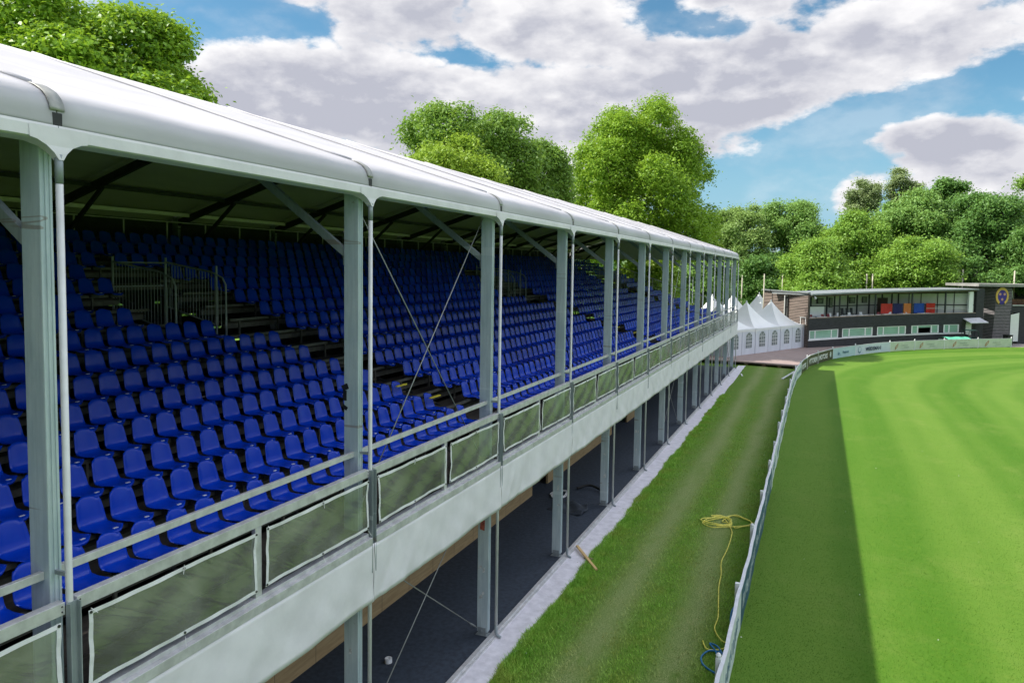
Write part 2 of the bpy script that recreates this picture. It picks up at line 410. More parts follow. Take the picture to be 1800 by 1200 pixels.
# white ground sheet with an uneven grassed-over edge
r2 = random.Random(3)
def sheet_fn():
    mb = MB(); n = 520; edge = []
    e = .55
    for i in range(n+1):
        e += r2.uniform(-.018, .018)+(.66-e)*.04; e = min(max(e, .52), .80); edge.append(e)
    def fn(a, b):
        i = int(round(a*n)); y = -14+76.5*a; x = .03+(edge[i]-.03)*b
        z = .012+.022*math.sin(y*2.3+3*b+math.sin(y*5.1))*b*(1-b)*2+.014*math.sin(y*11+b*9)*b*(1-b)*2
        return (x, y, z)
    mb.grid(fn, n, 6); return mb
sheet_fn().build('ground_sheet', MT['sheet'], smooth=True, label='long white ground sheet strip between the grandstand sill and the grass', cat='ground sheet')

# ================================================================== GRANDSTAND
N0, N1 = -5, 12
gs = empty('grandstand', (0, 0, 0), 0, 'long two-storey grandstand with white curved tent roof, galvanised columns and open lower floor', 'grandstand')
# roof profile: (x, z)
PR_F = [(-7.5, 12.10), (-6.0, 11.62), (-4.5, 11.14), (-3.0, 10.655), (-1.6, 10.205), (-.8, 9.945), (-.36, 9.80), (-.22, 9.75), (-.12, 9.695), (-.06, 9.635), (-.028, 9.575), (-.016, 9.525), (-.012, 9.46), (-.01, 9.385)]
PR_B = [(-7.5, 12.06), (-9.5, 11.46), (-11.5, 10.85), (-13.3, 10.30), (-14.6, 9.88), (-15.0, 9.6), (-15.05, 9.35)]
def interp(PR, t):
    k = min(int(t*(len(PR)-1)), len(PR)-2); f = t*(len(PR)-1)-k
    return PR[k][0]*(1-f)+PR[k+1][0]*f, PR[k][1]*(1-f)+PR[k+1][1]*f
def roof_bay(n, PR, name):
    mb = MB(); y0 = 5*n+.006; y1 = 5*n+4.994; nu = 20; nv = (len(PR)-1)*2
    ph = (n*1.7) % 3
    def fn(a, b):
        x, z = interp(PR, b); s = math.sin(math.pi*a)
        sag = -.07*s**.8*math.sin(math.pi*min(1, b/.46))**2 if b < .46 else 0.0
        rip = .012*math.sin(a*23+ph)*math.sin(b*7)*(1-b)
        return (x, y0+(y1-y0)*a, z+sag+rip)
    mb.grid(fn, nu, nv)
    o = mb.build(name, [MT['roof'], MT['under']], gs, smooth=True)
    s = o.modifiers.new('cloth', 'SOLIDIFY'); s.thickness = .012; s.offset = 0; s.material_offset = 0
    return o
for n in range(N0, N1):
    roof_bay(n, PR_F, 'roof_panel'); roof_bay(n, PR_B, 'roof_panel')
# keder rails over the rafters, rounded clip on the eave
for n in range(N0, N1+1):
    y = 5*n
    for PR in (PR_F[:7], PR_B[:5]):
        mb = MB(); mb.tube([(x, y, z+.012) for x, z in PR], .026, 6); mb.build('roof_rail', MT['roof'], gs, smooth=True)
    pr = [(-.30, 9.781), (-.26, 9.767), (-.22, 9.75), (-.17, 9.724), (-.12, 9.695), (-.09, 9.667), (-.06, 9.635), (-.042, 9.604), (-.028, 9.575), (-.020, 9.545), (-.016, 9.515)]
    mb = MB(); mb.grid(lambda a, b: (lambda q: (q[0]+.016, y-.07+.14*b, q[1]+.016))(pr[int(round(a*10))]), 10, 2)
    o = mb.build('eave_clip', MT['clip'], gs, smooth=True); s = o.modifiers.new('t', 'SOLIDIFY'); s.thickness = .008
    mb = MB(); mb.box(-.03, -.004, y-.045, y+.045, 9.39, 9.51); mb.build('clip_slot', MT['bolt'], gs)
# gutter band under the eave and collar at each downpipe
for n in range(N0, N1):
    y0, y1 = 5*n+.001, 5*n+4.999
    mb = MB()
    def fn(a, b):
        x, z = [(.006, 9.395), (.012, 9.37), (.012, 9.272), (-.02, 9.258), (-.26, 9.258), (-.27, 9.30)][int(round(b*5))]
        return (x+.004*math.sin(a*37+n), y0+(y1-y0)*a, z)
    mb.grid(fn, 16, 5); mb.build('eave_gutter', MT['valance'], gs)
for n in range(N0, N1+1):
    y = 5*n; mb = MB()
    prof = [(.56, 9.375, .018), (.55, 9.262, .02), (.42, 9.25, .02), (.25, 9.21, .02), (.12, 9.15, .03), (.045, 9.09, .036)]
    # front skirt, and swept sides to the pipe
    ring = []
    for w, z, d in prof:
        ring.append([(d, y-w/2, z), (d, y+w/2, z), (-.02-w*.45, y+w*.42, z+.01*0), (-.02-w*.45, y-w*.42, z)])
    for k in range(1, len(ring)-1):
        for j in range(4): mb.quad(ring[k][j], ring[k][(j+1) % 4], ring[k+1][(j+1) % 4], ring[k+1][j])
    mb.quad(ring[0][0], ring[0][1], ring[1][1], ring[1][0])
    mb.build('pipe_collar', MT['valance'], gs, smooth=True)
# rafters, braces, columns, pipes
for n in range(N0, N1+1):
    y = 5*n
    mb = MB()
    mb.bar((-.3, y, 9.50), (-7.5, y, 11.78), .10, .22); mb.bar((-7.5, y, 11.80), (-14.7, y, 9.56), .10, .22)
    mb.build('rafter', MT['darksteel'], gs)
    mb = MB(); mb.bar((-.44, y, 8.38), (-3.1, y, 10.33), .08, .12); mb.bar((-.442, y, 8.20), (-.442, y, 8.42), .05, .09)
    mb.build('knee_brace', MT['galvd'], gs, bevel=.006)
    mb = MB(); mb.bar((-14.6, y, 8.0), (-12.0, y, 10.25), .08, .11); mb.build('rear_brace', MT['darksteel'], gs)
    # front column: aluminium-type box profile with grooves, base shoe
    mb = MB(); mb.box(-.44, -.188, y-.06, y+.06, .10, 9.45)
    mb.box(-.188, -.178, y-.060, y-.035, .12, 9.3); mb.box(-.188, -.178, y-.010, y+.010, .12, 9.3); mb.box(-.188, -.178, y+.035, y+.060, .12, 9.3)
    c = mb.build('column', MT['galv'], gs, bevel=.004)
    mb = MB(); mb.box(-.46, -.17, y-.09, y+.09, .02, .035); mb.box(-.41, -.22, y-.075, y-.06, .035, .2); mb.box(-.41, -.22, y+.06, y+.075, .035, .2)
    mb.tube([(-.315, y-.10, .13), (-.315, y+.10, .13)], .018, 6); mb.build('base_shoe', MT['galvd'], c)
    mb = MB(); mb.box(-14.75, -14.5, y-.06, y+.06, 0, 9.8); mb.build('rear_column', MT['galvd'], gs)
    mb = MB(); mb.tube([(0, y, .22), (0, y, 8.88)], .032, 12)
    p_ = mb.build('downpipe', MT['pipe'], gs, smooth=True)
    mb = MB(); mb.tube([(0, y, 8.885), (0, y, 9.14)], .035, 12); mb.tube([(0, y, .02), (0, y, .30)], .036, 10); mb.tube([(0, y, .08), (.12, y, .03)], .028, 8)
    mb.v, mb.f, mb.mi = [], [], []; mb.tube([(0, y, 8.885), (0, y, 9.14)], .035, 12); mb.build('pipe_sleeve', MT['galvd'], p_, smooth=True)
    mb = MB(); mb.tube([(.12, y, .03), (.02, y, .07), (0, y, .12), (0, y, .30)], [.028, .032, .036, .036], 10); mb.build('pipe_foot', MT['galvd'], p_, smooth=True)
    mb = MB(); mb.box(-.178, -.03, y-.012, y+.012, 5.26, 5.30); mb.build('pipe_clamp', MT['galvd'], p_)
# eave beam and purlins
mb = MB(); mb.box(-.44, -.36, -25, 60, 9.32, 9.46); mb.build('eave_beam', MT['darksteel'], gs)
for (x, z) in ((-2.6, 10.22), (-5.0, 11.0), (-7.5, 11.76), (-10.0, 11.0), (-12.4, 10.28)):
    mb = MB(); mb.box(x-.04, x+.04, -25, 60, z, z+.10); mb.build('purlin', MT['darksteel'], gs)
mb = MB(); mb.box(-14.05, -13.97, -25, 60, 9.80, 9.92); mb.build('purlin', MT['valance'], gs)
# gable cloths at the far end (and the near one, behind the camera)
for yy in (60.06, -25.06):
    mb = MB(); top = [(x, z-.02) for x, z in PR_F[::-1]]+[(x, z-.02) for x, z in PR_B[1:]]
    xs = [p[0] for p in top]
    for k in range(len(top)-1):
        mb.quad((top[k][0], yy, 9.12), (top[k+1][0], yy, 9.12), (top[k+1][0], yy, top[k+1][1]), (top[k][0], yy, top[k][1]))
    o = mb.build('gable_cloth', MT['valance'], gs); s = o.modifiers.new('t', 'SOLIDIFY'); s.thickness = .01
# rear wall cloth with open slots (daylight seen below the tiers)
SL = [(6.9, 7.35, 7.62), (7.6, 8.0, 7.62), (8.3, 8.6, 7.62)]
def rear_wall():
    mb = MB(); x = -14.85
    zs = [0, 4.6, 4.68, 5.2, 5.27, 5.75, 5.83, 6.3, 6.38, 6.8, 6.88, 7.3, 7.37, 9.9]
    for i in range(len(zs)-1):
        z0, z1 = zs[i], zs[i+1]
        if i % 2 == 0: mb.quad((x, -25, z0), (x, 60, z0), (x, 60, z1), (x, -25, z1))
        else:
            y = -25; rr = random.Random(i*13)
            while y < 60:
                L = rr.uniform(.8, 2.4); gp = rr.uniform(.15, .8) if (6 < y < 19 or 30 < y < 42) else 0.0
                y2 = min(y+L, 60); mb.quad((x, y, z0), (x, y2, z0), (x, y2, z1), (x, y, z1)); y = y2+gp
    return mb
o = rear_wall().build('rear_wall', MT['fabdark'], gs)
# lighter ledge seen behind the last row
mb = MB(); mb.box(-14.2, -14.12, -25, 60, 8.75, 8.98); mb.build('rear_ledge', MT['beam'], gs)

# ---- front railing, clear panels, valance
for n in range(N0, N1+1):
    y = 5*n; mb = MB()
    # channel post hung outside the deck edge (U section)
    mb.box(.022, .034, y-.055, y+.055, 3.42, 5.03); mb.box(.034, .085, y-.055, y-.046, 3.42, 5.03); mb.box(.034, .085, y+.046, y+.055, 3.42, 5.03)
    mb.build('channel_post', MT['galvd'], gs)
    mb = MB(); mb.tube([(.05, y-.03, 3.42), (.055, y-.05, 3.25), (.05, y, 3.12), (.055, y+.02, 3.02), (.05, y-.01, 2.93)], .006, 5)
    mb.tube([(.05, y+.03, 3.42), (.06, y+.01, 3.2), (.05, y+.04, 3.05), (.055, y+.03, 2.95)], .005, 5); mb.build('lacing', MT['clip'], gs)
rp = random.Random(21)
def pvc_panel(ya, yb, seed):
    rr = random.Random(seed)
    za, zb = 4.14+rr.uniform(-.012, .012), 4.905+rr.uniform(-.015, .01)
    sag = [rr.uniform(.0, .022) for _ in range(4)]
    ph = rr.uniform(0, 6)
    def pt(a, b):
        y = ya+(yb-ya)*a; top = zb-abs(math.sin(math.pi*a*2))*(.004+.35*sag[0]); bot = za+abs(math.sin(math.pi*a*2))*(.006+.5*sag[1])
        z = bot+(top-bot)*b; y += .012*math.sin(b*3.1)*(1 if a < .5 else -1)*(1 if abs(a-.5) > .4 else 0)
        x = .062+.010*math.sin(a*5+ph+b*3)+.006*math.sin(a*13-b*9+ph)+.004*math.sin(a*31+b*17)
        return x, y, z
    mb = MB(); mb.grid(lambda a, b: pt(a, b), 28, 10)
    s = mb.build('clear_panel', MT['pvc'], gs, smooth=True)
    bw = .045; ly = yb-ya; lz = zb-za; mb = MB()
    def P(a, b):
        x, y, z = pt(a, b); return (x+.006, y, z)
    fa = bw/ly; fb = bw/lz
    mb.grid(lambda a, b: P(a, 1-fb+fb*b), 28, 1); mb.grid(lambda a, b: P(a, fb*b), 28, 1)
    mb.grid(lambda a, b: P(fa*a, fb+(1-2*fb)*b), 1, 8); mb.grid(lambda a, b: P(1-fa+fa*a, fb+(1-2*fb)*b), 1, 8)
    for a in (fa/2, .5, 1-fa/2):
        for b in (fb/2, 1-fb/2):
            x, y, z = pt(a, b); mb.tube([(x+.004, y, z), (x+.016, y, z)], .014, 8, m=1)
    mb.build('panel_border', [MT['border'], MT['bolt']], s)
    for a, b in ((.5, 0), (.5, 1), (1-fa/2, 0), (fa/2, 1)):
        x, y, z = pt(a, b); z += (-.02 if b == 0 else .02); q = rr.uniform(-.06, .06)
        mb = MB(); mb.tube([(x+.012, y, z), (x+.03, y+q, z-.05-rr.uniform(0, .07))], .0035, 4); mb.build('cable_tie', MT['white'], s)
for n in range(N0, N1):
    y0, y1 = 5*n+.06, 5*n+4.94; tw = rp.uniform(-.006, .006)
    mb = MB(); mb.box(-.075, .022, y0, y1, 4.93, 5.05)
    for yb in (y0+.03, y1-.03):
        for zz in (4.965, 5.015): mb.tube([(.018, yb, zz), (.030, yb, zz)], .009, 6, m=1)
    mb.build('top_rail', [MT['alu'], MT['bolt']], gs, bevel=.005)
    mb = MB(); mb.box(-.09, .020, y0, y1, 3.86, 4.04); mb.box(.020, .092, y0, y1, 3.868, 3.985); mb.build('bottom_beam', MT['alu'], gs, bevel=.006)
    mb = MB(); ym = 5*n+2.5; mb.box(-.045, .016, ym-.055, ym+.055, 4.041, 4.929); mb.build('middle_post', MT['alu'], gs, bevel=.004)
    mb = MB(); mb.box(-.30, -.245, 5*n+.063, 5*n+4.90+.037, 5.215+tw, 5.295+tw); mb.build('handrail', MT['alu'], gs, bevel=.005)
    pvc_panel(5*n+.13, ym-.075, n*2+91); pvc_panel(ym+.075, 5*n+4.87, n*2+92)
    # valance cloth with soft wrinkles
    def fn(a, b, n=n):
        y = 5*n+.006+4.988*a; k = math.exp(-a*2.2); hang = b
        x = .0735+(.25+b)*(.006*math.sin(a*62+b*9+n)*k+.011*math.sin(a*15+b*4+2*n)+.003*math.sin(a*110+b*14)*k+.003*math.sin(a*38-b*11+n))
        x += .012*b*math.sin(a*3.1)
        z = 3.875-.93*b+.008*math.sin(a*9+n)*b
        return (x, y, z)
    mb = MB(); mb.grid(fn, 150, 12); o = mb.build('valance', MT['valance'], gs, smooth=True)
    s = o.modifiers.new('t', 'SOLIDIFY'); s.thickness = .006
mb = MB(); mb.box(-.13, -.03, -25, 60.1, .012, .075); mb.box(-.03, .03, -25, 60.1, .010, .04); mb.build('sill_beam', MT['alu'], gs, bevel=.004)
mb = MB(); mb.box(-14.6, -.10, -25, 60, 3.70, 3.80); mb.build('dark_ceiling_sheet', MT['dark'], gs)  # dark sheet added under the deck to keep the lower floor unlit
mb = MB(); mb.box(-.64, -.10, -25, 60, 3.99, 4.045); mb.build('front_walkway', MT['deck'], gs)
# plywood partition on the lower floor, with doorways
mb = MB()
for bx in ((-3.04, -2.96, -25, 19.95), (-3.04, -2.96, 21.6, 31.0), (-3.04, -2.96, 34.2, 36.5), (-4.6, -3.042, 19.87, 19.95), (-3.45, -3.37, 21.3, 22.6)):
    mb = MB(); mb.box(*bx, .014, 3.69); mb.build('plywood_wall', MT['ply'], gs)
mb = MB(); mb.box(-12.1, -12.0, -25, 50, .014, 3.69); mb.box(-14.9, -.7, -25.1, -25, .014, 9.2); mb.build('light_block_wall', MT['dark'], gs)  # dark lower back wall and added unseen end wall, both keeping light out
# wire bracing
for n in (1, 6, 11):
    for (a, b) in (((-.40, 5*n+.1, 9.25), (-.40, 5*n+4.85, 4.15)), ((-.36, 5*n+.1, 4.15), (-.36, 5*n+4.85, 9.25)), ((-.40, 5*n+.1, 3.7), (-.40, 5*n+4.85, .22)), ((-.36, 5*n+.1, .22), (-.36, 5*n+4.85, 3.7))):
        mb = MB(); mb.tube([a, b], .011, 6); a = Vector(a); b = Vector(b); d = (b-a).normalized()
        e = a if a.z < b.z else b; dd = d if a.z < b.z else -d
        mb.tube([e+dd*.08, e+dd*.14, e+dd*.36, e+dd*.42], [.012, .022, .022, .012], 6)
        mb.build('brace_wire', MT['cable'], gs, smooth=True)

# ---- seating tiers
ZT = [4.90, 5.15, 5.40, 5.66, 5.91, 6.20, 6.53, 6.86, 7.19, 7.51, 7.83, 8.15, 8.47, 8.79, 9.10]
XK = [-1.58-.8*k for k in range(15)]
PER = 20.95
def is_gap(k, y):
    """k is the row index from 0; aisle in front of each stair opening"""
    r = k+1
    for c in (-1, 0, 1, 2):
        o = c*PER
        if r <= 7:
            a = 11.42-.155*(r-1); b = a+1.45
        elif r == 8: a, b = 8.85, 11.55
        elif r == 9: a, b = 7.25, 11.4
        elif r == 10: a, b = 6.95, 11.3
        elif r == 11: a, b = 8.3, 11.1
        elif r == 12: a, b = 8.3, 10.6
        elif r == 13: a, b = 8.9, 9.6
        else: continue
        if a+o-.02 < y < b+o+.02: return True
    return False
for k in range(15):
    x, z = XK[k], ZT[k]-.83
    mb = MB(); y = -3.5 if k < 8 else 2.0
    y0 = max(-9.5, -3.5); x0, x1 = x+.15+.003, x+.95
    segs = []; yy = -9.5
    # deck, open at the stair opening
    cuts = []
    if k+1 in (9, 10, 11, 12):
        cuts = [(8.35+c*PER, 10.15+c*PER) for c in (-1, 0, 1, 2)]
    st = -24.5
    for a, b in cuts:
        if a > st and a < 60: segs.append((st, a))
        st = max(st, b)
    segs.append((st, 59.9))
    for a, b in segs:
        if b <= a: continue
        mb = MB(); mb.box(x0, x1, a, b, z-.045, z); mb.build('tier_deck', MT['deck'], gs)
    mb = MB()
    for a, b in segs:
        if b <= a: continue
        mb.box(x1-.05, x1+.0, a, b, z-.16, z-.048)            # nosing beam
        mb.box(x+.28, x+.34, a, b, z+.36, z+.42)               # seat rail
        t = math.ceil(a/1.5)*1.5
        while t < b: mb.box(x+.29, x+.33, t-.02, t+.02, z, z+.36); t += 1.5
    mb.build('seat_rail', MT['beam'], gs)
# sloping carriers below the tiers
for n in range(-9, 25):
    y = 2.5*n; mb = MB(); mb.bar((-.7, y, 3.86), (-13.9, y, ZT[14]-.83-.32), .06, .16); mb.build('tier_carrier', MT['darksteel'], gs)
# intermediate aisle steps with yellow nosings
mb = MB(); my = MB()
for c in (-1, 0, 1, 2):
    for k in range(1, 7):
        a = 11.42-.155*k+c*PER+.05; x = XK[k]+.95; z = ZT[k]-.83
        if a+1.3 > 60: continue
        mb = MB(); mb.box(x, x+.28, a+.1, a+1.2, z-.17, z-.12); mb.box(x+.02, x+.05, a+.12, a+.16, z-.30, z-.17); mb.box(x+.02, x+.05, a+1.14, a+1.18, z-.30, z-.17); mb.build('aisle_step', MT['deck'], gs)
    a = 11.3+c*PER
    my.box(XK[1]+.20, XK[1]+.26, a-.5, a+.0, ZT[1]-.10, ZT[1]-.07); my.box(XK[2]+.20, XK[2]+.26, a-.7, a-.25, ZT[2]-.10, ZT[2]-.07)
my.build('aisle_marking', MT['yellow'], gs)
# rear guard rail
mb = MB(); yb = -9.5
while yb < 60: mb.tube([(-13.55, yb, 8.2), (-13.55, yb, 9.54)], .024, 6); yb += 1.65
mb.tube([(-13.55, -9.5, 9.56), (-13.55, 60, 9.56)], .022, 6)
mb.build('back_railing', MT['alu'], gs)
mb = MB(); yb = -3.0
while yb < 60:
    mb.tube([(-13.57, yb, 8.3), (-13.57, yb, 9.36)], .008, 4); yb += .13
mb.tube([(-13.57, -3, 9.36), (-13.57, 60, 9.36)], .014, 5); mb.build('back_bars', MT['darksteel'], gs)
# sloped side guard at the far end
mb = MB(); sa, sb = (-13.5, 60.02, 9.58), (-.9, 60.02, 5.42)
mb.tube([sa, sb], .03, 6)
for i in range(9):
    t = i/8; xx = sa[0]+(sb[0]-sa[0])*t; zz = sa[2]+(sb[2]-sa[2])*t; mb.tube([(xx, 60.02, zz-1.15), (xx, 60.02, zz)], .022, 5)
mb.build('side_railing', MT['alu'], gs)
mb = MB()
for i in range(84):
    t = (i+.5)/84; xx = sa[0]+(sb[0]-sa[0])*t; zz = sa[2]+(sb[2]-sa[2])*t; mb.tube([(xx, 60.04, zz-1.0), (xx, 60.04, zz-.12)], .007, 4)
mb.build('side_bars', MT['galvd'], gs)
# stair-opening guards: barred rails running down the slope on both sides
def stair_guard(y):
    mb = MB(); xa, xb = -9.75, -7.95; za, zb = 8.22, 7.96; fa, fb = 7.05, 6.62
    mb.tube([(xa, y, fa-.6), (xa, y, za+.12)], .028, 8); mb.tube([(xb-.05, y, fb-.3), (xb-.05, y, zb+.18)], .028, 8)
    mb.tube([(xa, y, za), (xb-.2, y, zb+.02), (xb+.15, y, zb-.12), (xb+.26, y, zb-.30), (xb+.27, y, fb-.3)], .024, 8)
    mb.tube([(xa, y, fa), (xb-.05, y, fb)], .02, 6)
    i = xa+.12
    while i < xb+.2:
        t = (i-xa)/(xb-xa); top = za+(zb-za)*t-.02 if i < xb-.1 else zb-.35; mb.tube([(i, y, fa+(fb-fa)*t), (i, y, top)], .008, 5); i += .105
    mb.build('stair_railing', MT['galvd'], gs)
for c in (0, 1, 2):
    stair_guard(8.45+c*PER); stair_guard(10.05+c*PER)
    mb = MB(); y = 8.45+c*PER
    mb.tube([(-9.75, y, 8.2), (-9.75, y+1.6, 8.2)], .022, 6); mb.tube([(-9.75, y, 7.6), (-9.75, y+1.6, 7.6)], .02, 6); mb.build('stair_head_rail', MT['galvd'], gs)
    mb = MB()
    for i in range(9): mb.box(-7.6-.26*i, -7.36-.26*i, y+.06, y+1.54, 4.4+.25*i-.04, 4.4+.25*i)
    mb.build('stair_flight', MT['deck'], gs)

# ---- one seat shell
def seat_shell():
    prof = [(.565, -.415), (.556, -.388), (.53, -.370), (.47, -.366), (.38, -.377), (.29, -.385), (.20, -.378), (.145, -.355), (.115, -.315), (.098, -.25), (.078, -.17), (.056, -.09), (.036, -.035), (.020, -.008), (.0, 0.0), (-.022, -.018)]
    hw = [.96*q for q in (.140, .168, .190, .202, .207, .209, .210, .209, .207, .203, .194, .182, .164, .146, .112, .10)]
    nt = 10; V = []
    n = len(prof)
    for i, ((x, z), h) in enumerate(zip(prof, hw)):
        for j in range(nt+1):
            t = -1+2*j/nt; e = abs(t)**3
            if i < 7: xx, zz = x-.0*e-(.05*e if i < 3 else 0), z+.022*e
            else: xx, zz = x+.030*e, z-(.035*e if i > 12 else 0)
            V.append((xx, t*h, zz))
    V = np.array(V); nf = (nt+1)
    G = V.reshape(n, nf, 3); du = np.gradient(G, axis=0); dv = np.gradient(G, axis=1); nr = np.cross(du, dv); nr /= np.linalg.norm(nr, axis=2, keepdims=True)+1e-9
    B = G+nr*.011*(-1)
    # make sure the back layer lies behind/below
    if B[8, 5, 0] > G[8, 5, 0]: B = G+nr*.011
    A = np.concatenate([G.reshape(-1, 3), B.reshape(-1, 3)]); F_ = []; off = n*nf
    for i in range(n-1):
        for j in range(nf-1):
            a = i*nf+j; F_.append((a, a+1, a+nf+1, a+nf)); F_.append((off+a, off+a+nf, off+a+nf+1, off+a+1))
    for i in range(n-1):
        for j in (0, nf-1):
            a = i*nf+j; F_.append((a, a+nf, off+a+nf, off+a) if j == 0 else (a+nf, a, off+a, off+a+nf))
    for j in range(nf-1):
        a = j; F_.append((a+1, a, off+a, off+a+1)); a = (n-1)*nf+j; F_.append((a, a+1, off+a+1, off+a))
    return A, np.array(F_)
SV, SF = seat_shell()
me_shell = None
tmp = MB(); tmp.v = [tuple(v) for v in SV]; tmp.f = [tuple(f) for f in SF]; tmp.mi = [0]*len(SF)
seats = []
for k in range(15):
    rr = random.Random(100+k); y = -.75 + (.0 if k % 2 == 0 else .25) - 1.0
    off = 11.13-.155*k if k < 7 else 11.80-.1*(k-7)
    y = off-.5*math.floor((off+3.0)/.5)
    while y < 59.6:
        if not is_gap(k, y): seats.append((k, y+rr.uniform(-.012, .012)))
        y += .5
info = []
for (k, y) in seats:
    u, v, d = proj(XK[k]+.15, y, ZT[k]-.15)
    cols_hide = 0
    info.append((k, y, u, v, d))
vis = [s for s in info if -25 < s[2] < 1300 and s[3] < 1215 and s[4] > 1 and s[2] > -25]
vis.sort(key=lambda s: s[4]); near = vis[:300]; nearset = set((s[0], s[1]) for s in near)
ORD = ['zeroth', 'first', 'second', 'third', 'fourth', 'fifth', 'sixth', 'seventh', 'eighth', 'ninth', 'tenth', 'eleventh', 'twelfth', 'thirteenth', 'fourteenth', 'fifteenth', 'sixteenth', 'seventeenth', 'eighteenth', 'nineteenth', 'twentieth']
def ordw(i):
    if i < len(ORD): return ORD[i]
    return 'twenty-'+ORD[i-20] if i < 30 else 'thirty-'+ORD[i-30]
colu = [proj(-.40, 5*n, 7)[0] for n in range(0, 13)]
def seat_label(k, u, cnt):
    row = 'front row' if k == 0 else ('%s row from the front' % ordw(k+1))
    ci = sum(1 for c in colu if u > c)
    key = (k, ci); cnt[key] = cnt.get(key, 0)+1; i = cnt[key]
    if ci == 0: return 'blue seat in the %s, %s from the left picture edge' % (row, ordw(i))
    nm = {1: 'nearest', 2: 'second nearest', 3: 'third nearest', 4: 'fourth nearest'}.get(ci, 'a far')
    return 'blue seat in the %s, %s right of the %s column' % (row, ordw(i), nm)
cnt = {}; first = None; lab = {}
for s in sorted(near, key=lambda s: (s[0], s[2])): lab[(s[0], s[1])] = seat_label(s[0], s[2], cnt)
shell_me = bpy.data.meshes.new('shell'); shell_me.from_pydata(tmp.v, [], tmp.f); shell_me.materials.append(MT['seat']); shell_me.polygons.foreach_set('use_smooth', [True]*len(shell_me.polygons)); shell_me.update()
# recalc orientation
import bmesh
bm = bmesh.new(); bm.from_mesh(shell_me); bmesh.ops.recalc_face_normals(bm, faces=bm.faces); bm.to_mesh(shell_me); bm.free()
b1 = MB(); b1.box(.22, .40, -.11, .11, -.47, -.395); b1.build('tmpb', MT['bolt']); bracket_me = bpy.data.objects['tmpb'].data; bpy.data.objects.remove(bpy.data.objects['tmpb'])
b1 = MB(); b1.box(.475, .505, .035, .095, -.366, -.3605); b1.build('tmpb', MT['white']); label_me = bpy.data.objects['tmpb'].data; bpy.data.objects.remove(bpy.data.objects['tmpb'])
for (k, y, u, v, d) in near:
    rr = random.Random(int(y*1000)+k)
    e = empty('stadium_seat', (XK[k]+rr.uniform(-.006, .006), y, ZT[k]), rr.uniform(-.045, .045), lab[(k, y)], 'seat', 'blue seats in rows on the grandstand'); e.rotation_euler.y = rr.uniform(-.03, .03); e.rotation_euler.x = rr.uniform(-.015, .015)
    for nm, me in (('seat_shell', shell_me), ('seat_bracket', bracket_me), ('number_tag', label_me)):
        o = bpy.data.objects.new(nm, me); col.objects.link(o); o.parent = e
far = [s for s in info if (s[0], s[1]) not in nearset]
SFq = SF; base = np.array([list(v.co) for v in shell_me.vertices]); fq = np.array([list(p.vertices) for p in shell_me.polygons])
nv = len(base); V = np.concatenate([base+np.array([XK[s[0]], s[1], ZT[s[0]]]) for s in far]); Fa = np.concatenate([fq+i*nv for i in range(len(far))])
np_mesh('stadium_seats', V, Fa, MT['seat'], smooth=True, label='remaining rows of identical blue plastic seats further back and along the grandstand', cat='seats', group='blue seats in rows on the grandstand', kind='stuff')

# ================================================================== BOUNDARY FENCE
fen = empty('boundary_fence', (4.95, 0, 0), 0, 'low white boundary fence with advertising boards curving round the arena', 'fence')
FP = [Vector((p[0], p[1], 0)) for p in FEN]
# arc-length sampling
acc = [0]
for i in range(len(FP)-1): acc.append(acc[-1]+(FP[i+1]-FP[i]).length)
def fpos(s):
    for i in range(len(FP)-1):
        if s <= acc[i+1] or i == len(FP)-2:
            t = (s-acc[i])/(acc[i+1]-acc[i]); return FP[i].lerp(FP[i+1], t)
def s_of_y(y):
    for i in range(len(FP)-1):
        if FP[i].y <= y <= FP[i+1].y: return acc[i]+(y-FP[i].y)/(FP[i+1].y-FP[i].y)*(acc[i+1]-acc[i])
def board_mat(name, c, c2, marks=None, sc_=1.0):
    m = bpy.data.materials.new(name); m.use_nodes = True
    t = NT(m.node_tree); b = m.node_tree.nodes['Principled BSDF']
    g = t.n('ShaderNodeNewGeometry').outputs['Position']
    n = t.ss(t.noise(g, 1.3, 5, .6), .3, .7)
    cc = t.mix(n, c, c2)
    t.link(cc, b.inputs['Base Color']); b.inputs['Roughness'].default_value = .45
    return m
MT['bwhite'] = board_mat('board_white', (.52, .60, .58), (.66, .72, .68))
MT['bpale'] = board_mat('board_pale_green', (.50, .57, .45), (.60, .65, .53))
MT['bblue'] = board_mat('board_light_blue', (.42, .58, .62), (.50, .65, .67))
MT['bgrey'] = board_mat('board_lavender', (.56, .62, .70), (.62, .68, .74))
MT['bnavy'] = board_mat('board_navy', (.02, .07, .13), (.035, .10, .17))
MT['bbrown'] = board_mat('board_dark_brown', (.055, .06, .035), (.075, .055, .035))
MT['btext'] = mat('dark_lettering', (.03, .12, .20), .6)
MT['tnavy'] = mat('navy_lettering', (.03, .04, .09), .6)
MT['tgrey'] = mat('grey_lettering', (.22, .27, .22), .6)
MT['tblue'] = mat('blue_grey_lettering', (.10, .21, .28), .6)
MT['orange'] = mat('orange_brown_logo', (.38, .17, .05), .6)
MT['red'] = mat('red_logo', (.55, .03, .02), .5)
MT['rail'] = mat('fence_rail', (.62, .63, .66), .45, 0, .08, 4)
MT['post'] = mat('fence_post', (.70, .72, .72), .5, 0, .06, 4)
def wobble(s): return .012*math.sin(s*1.3)+.008*math.sin(s*3.7)
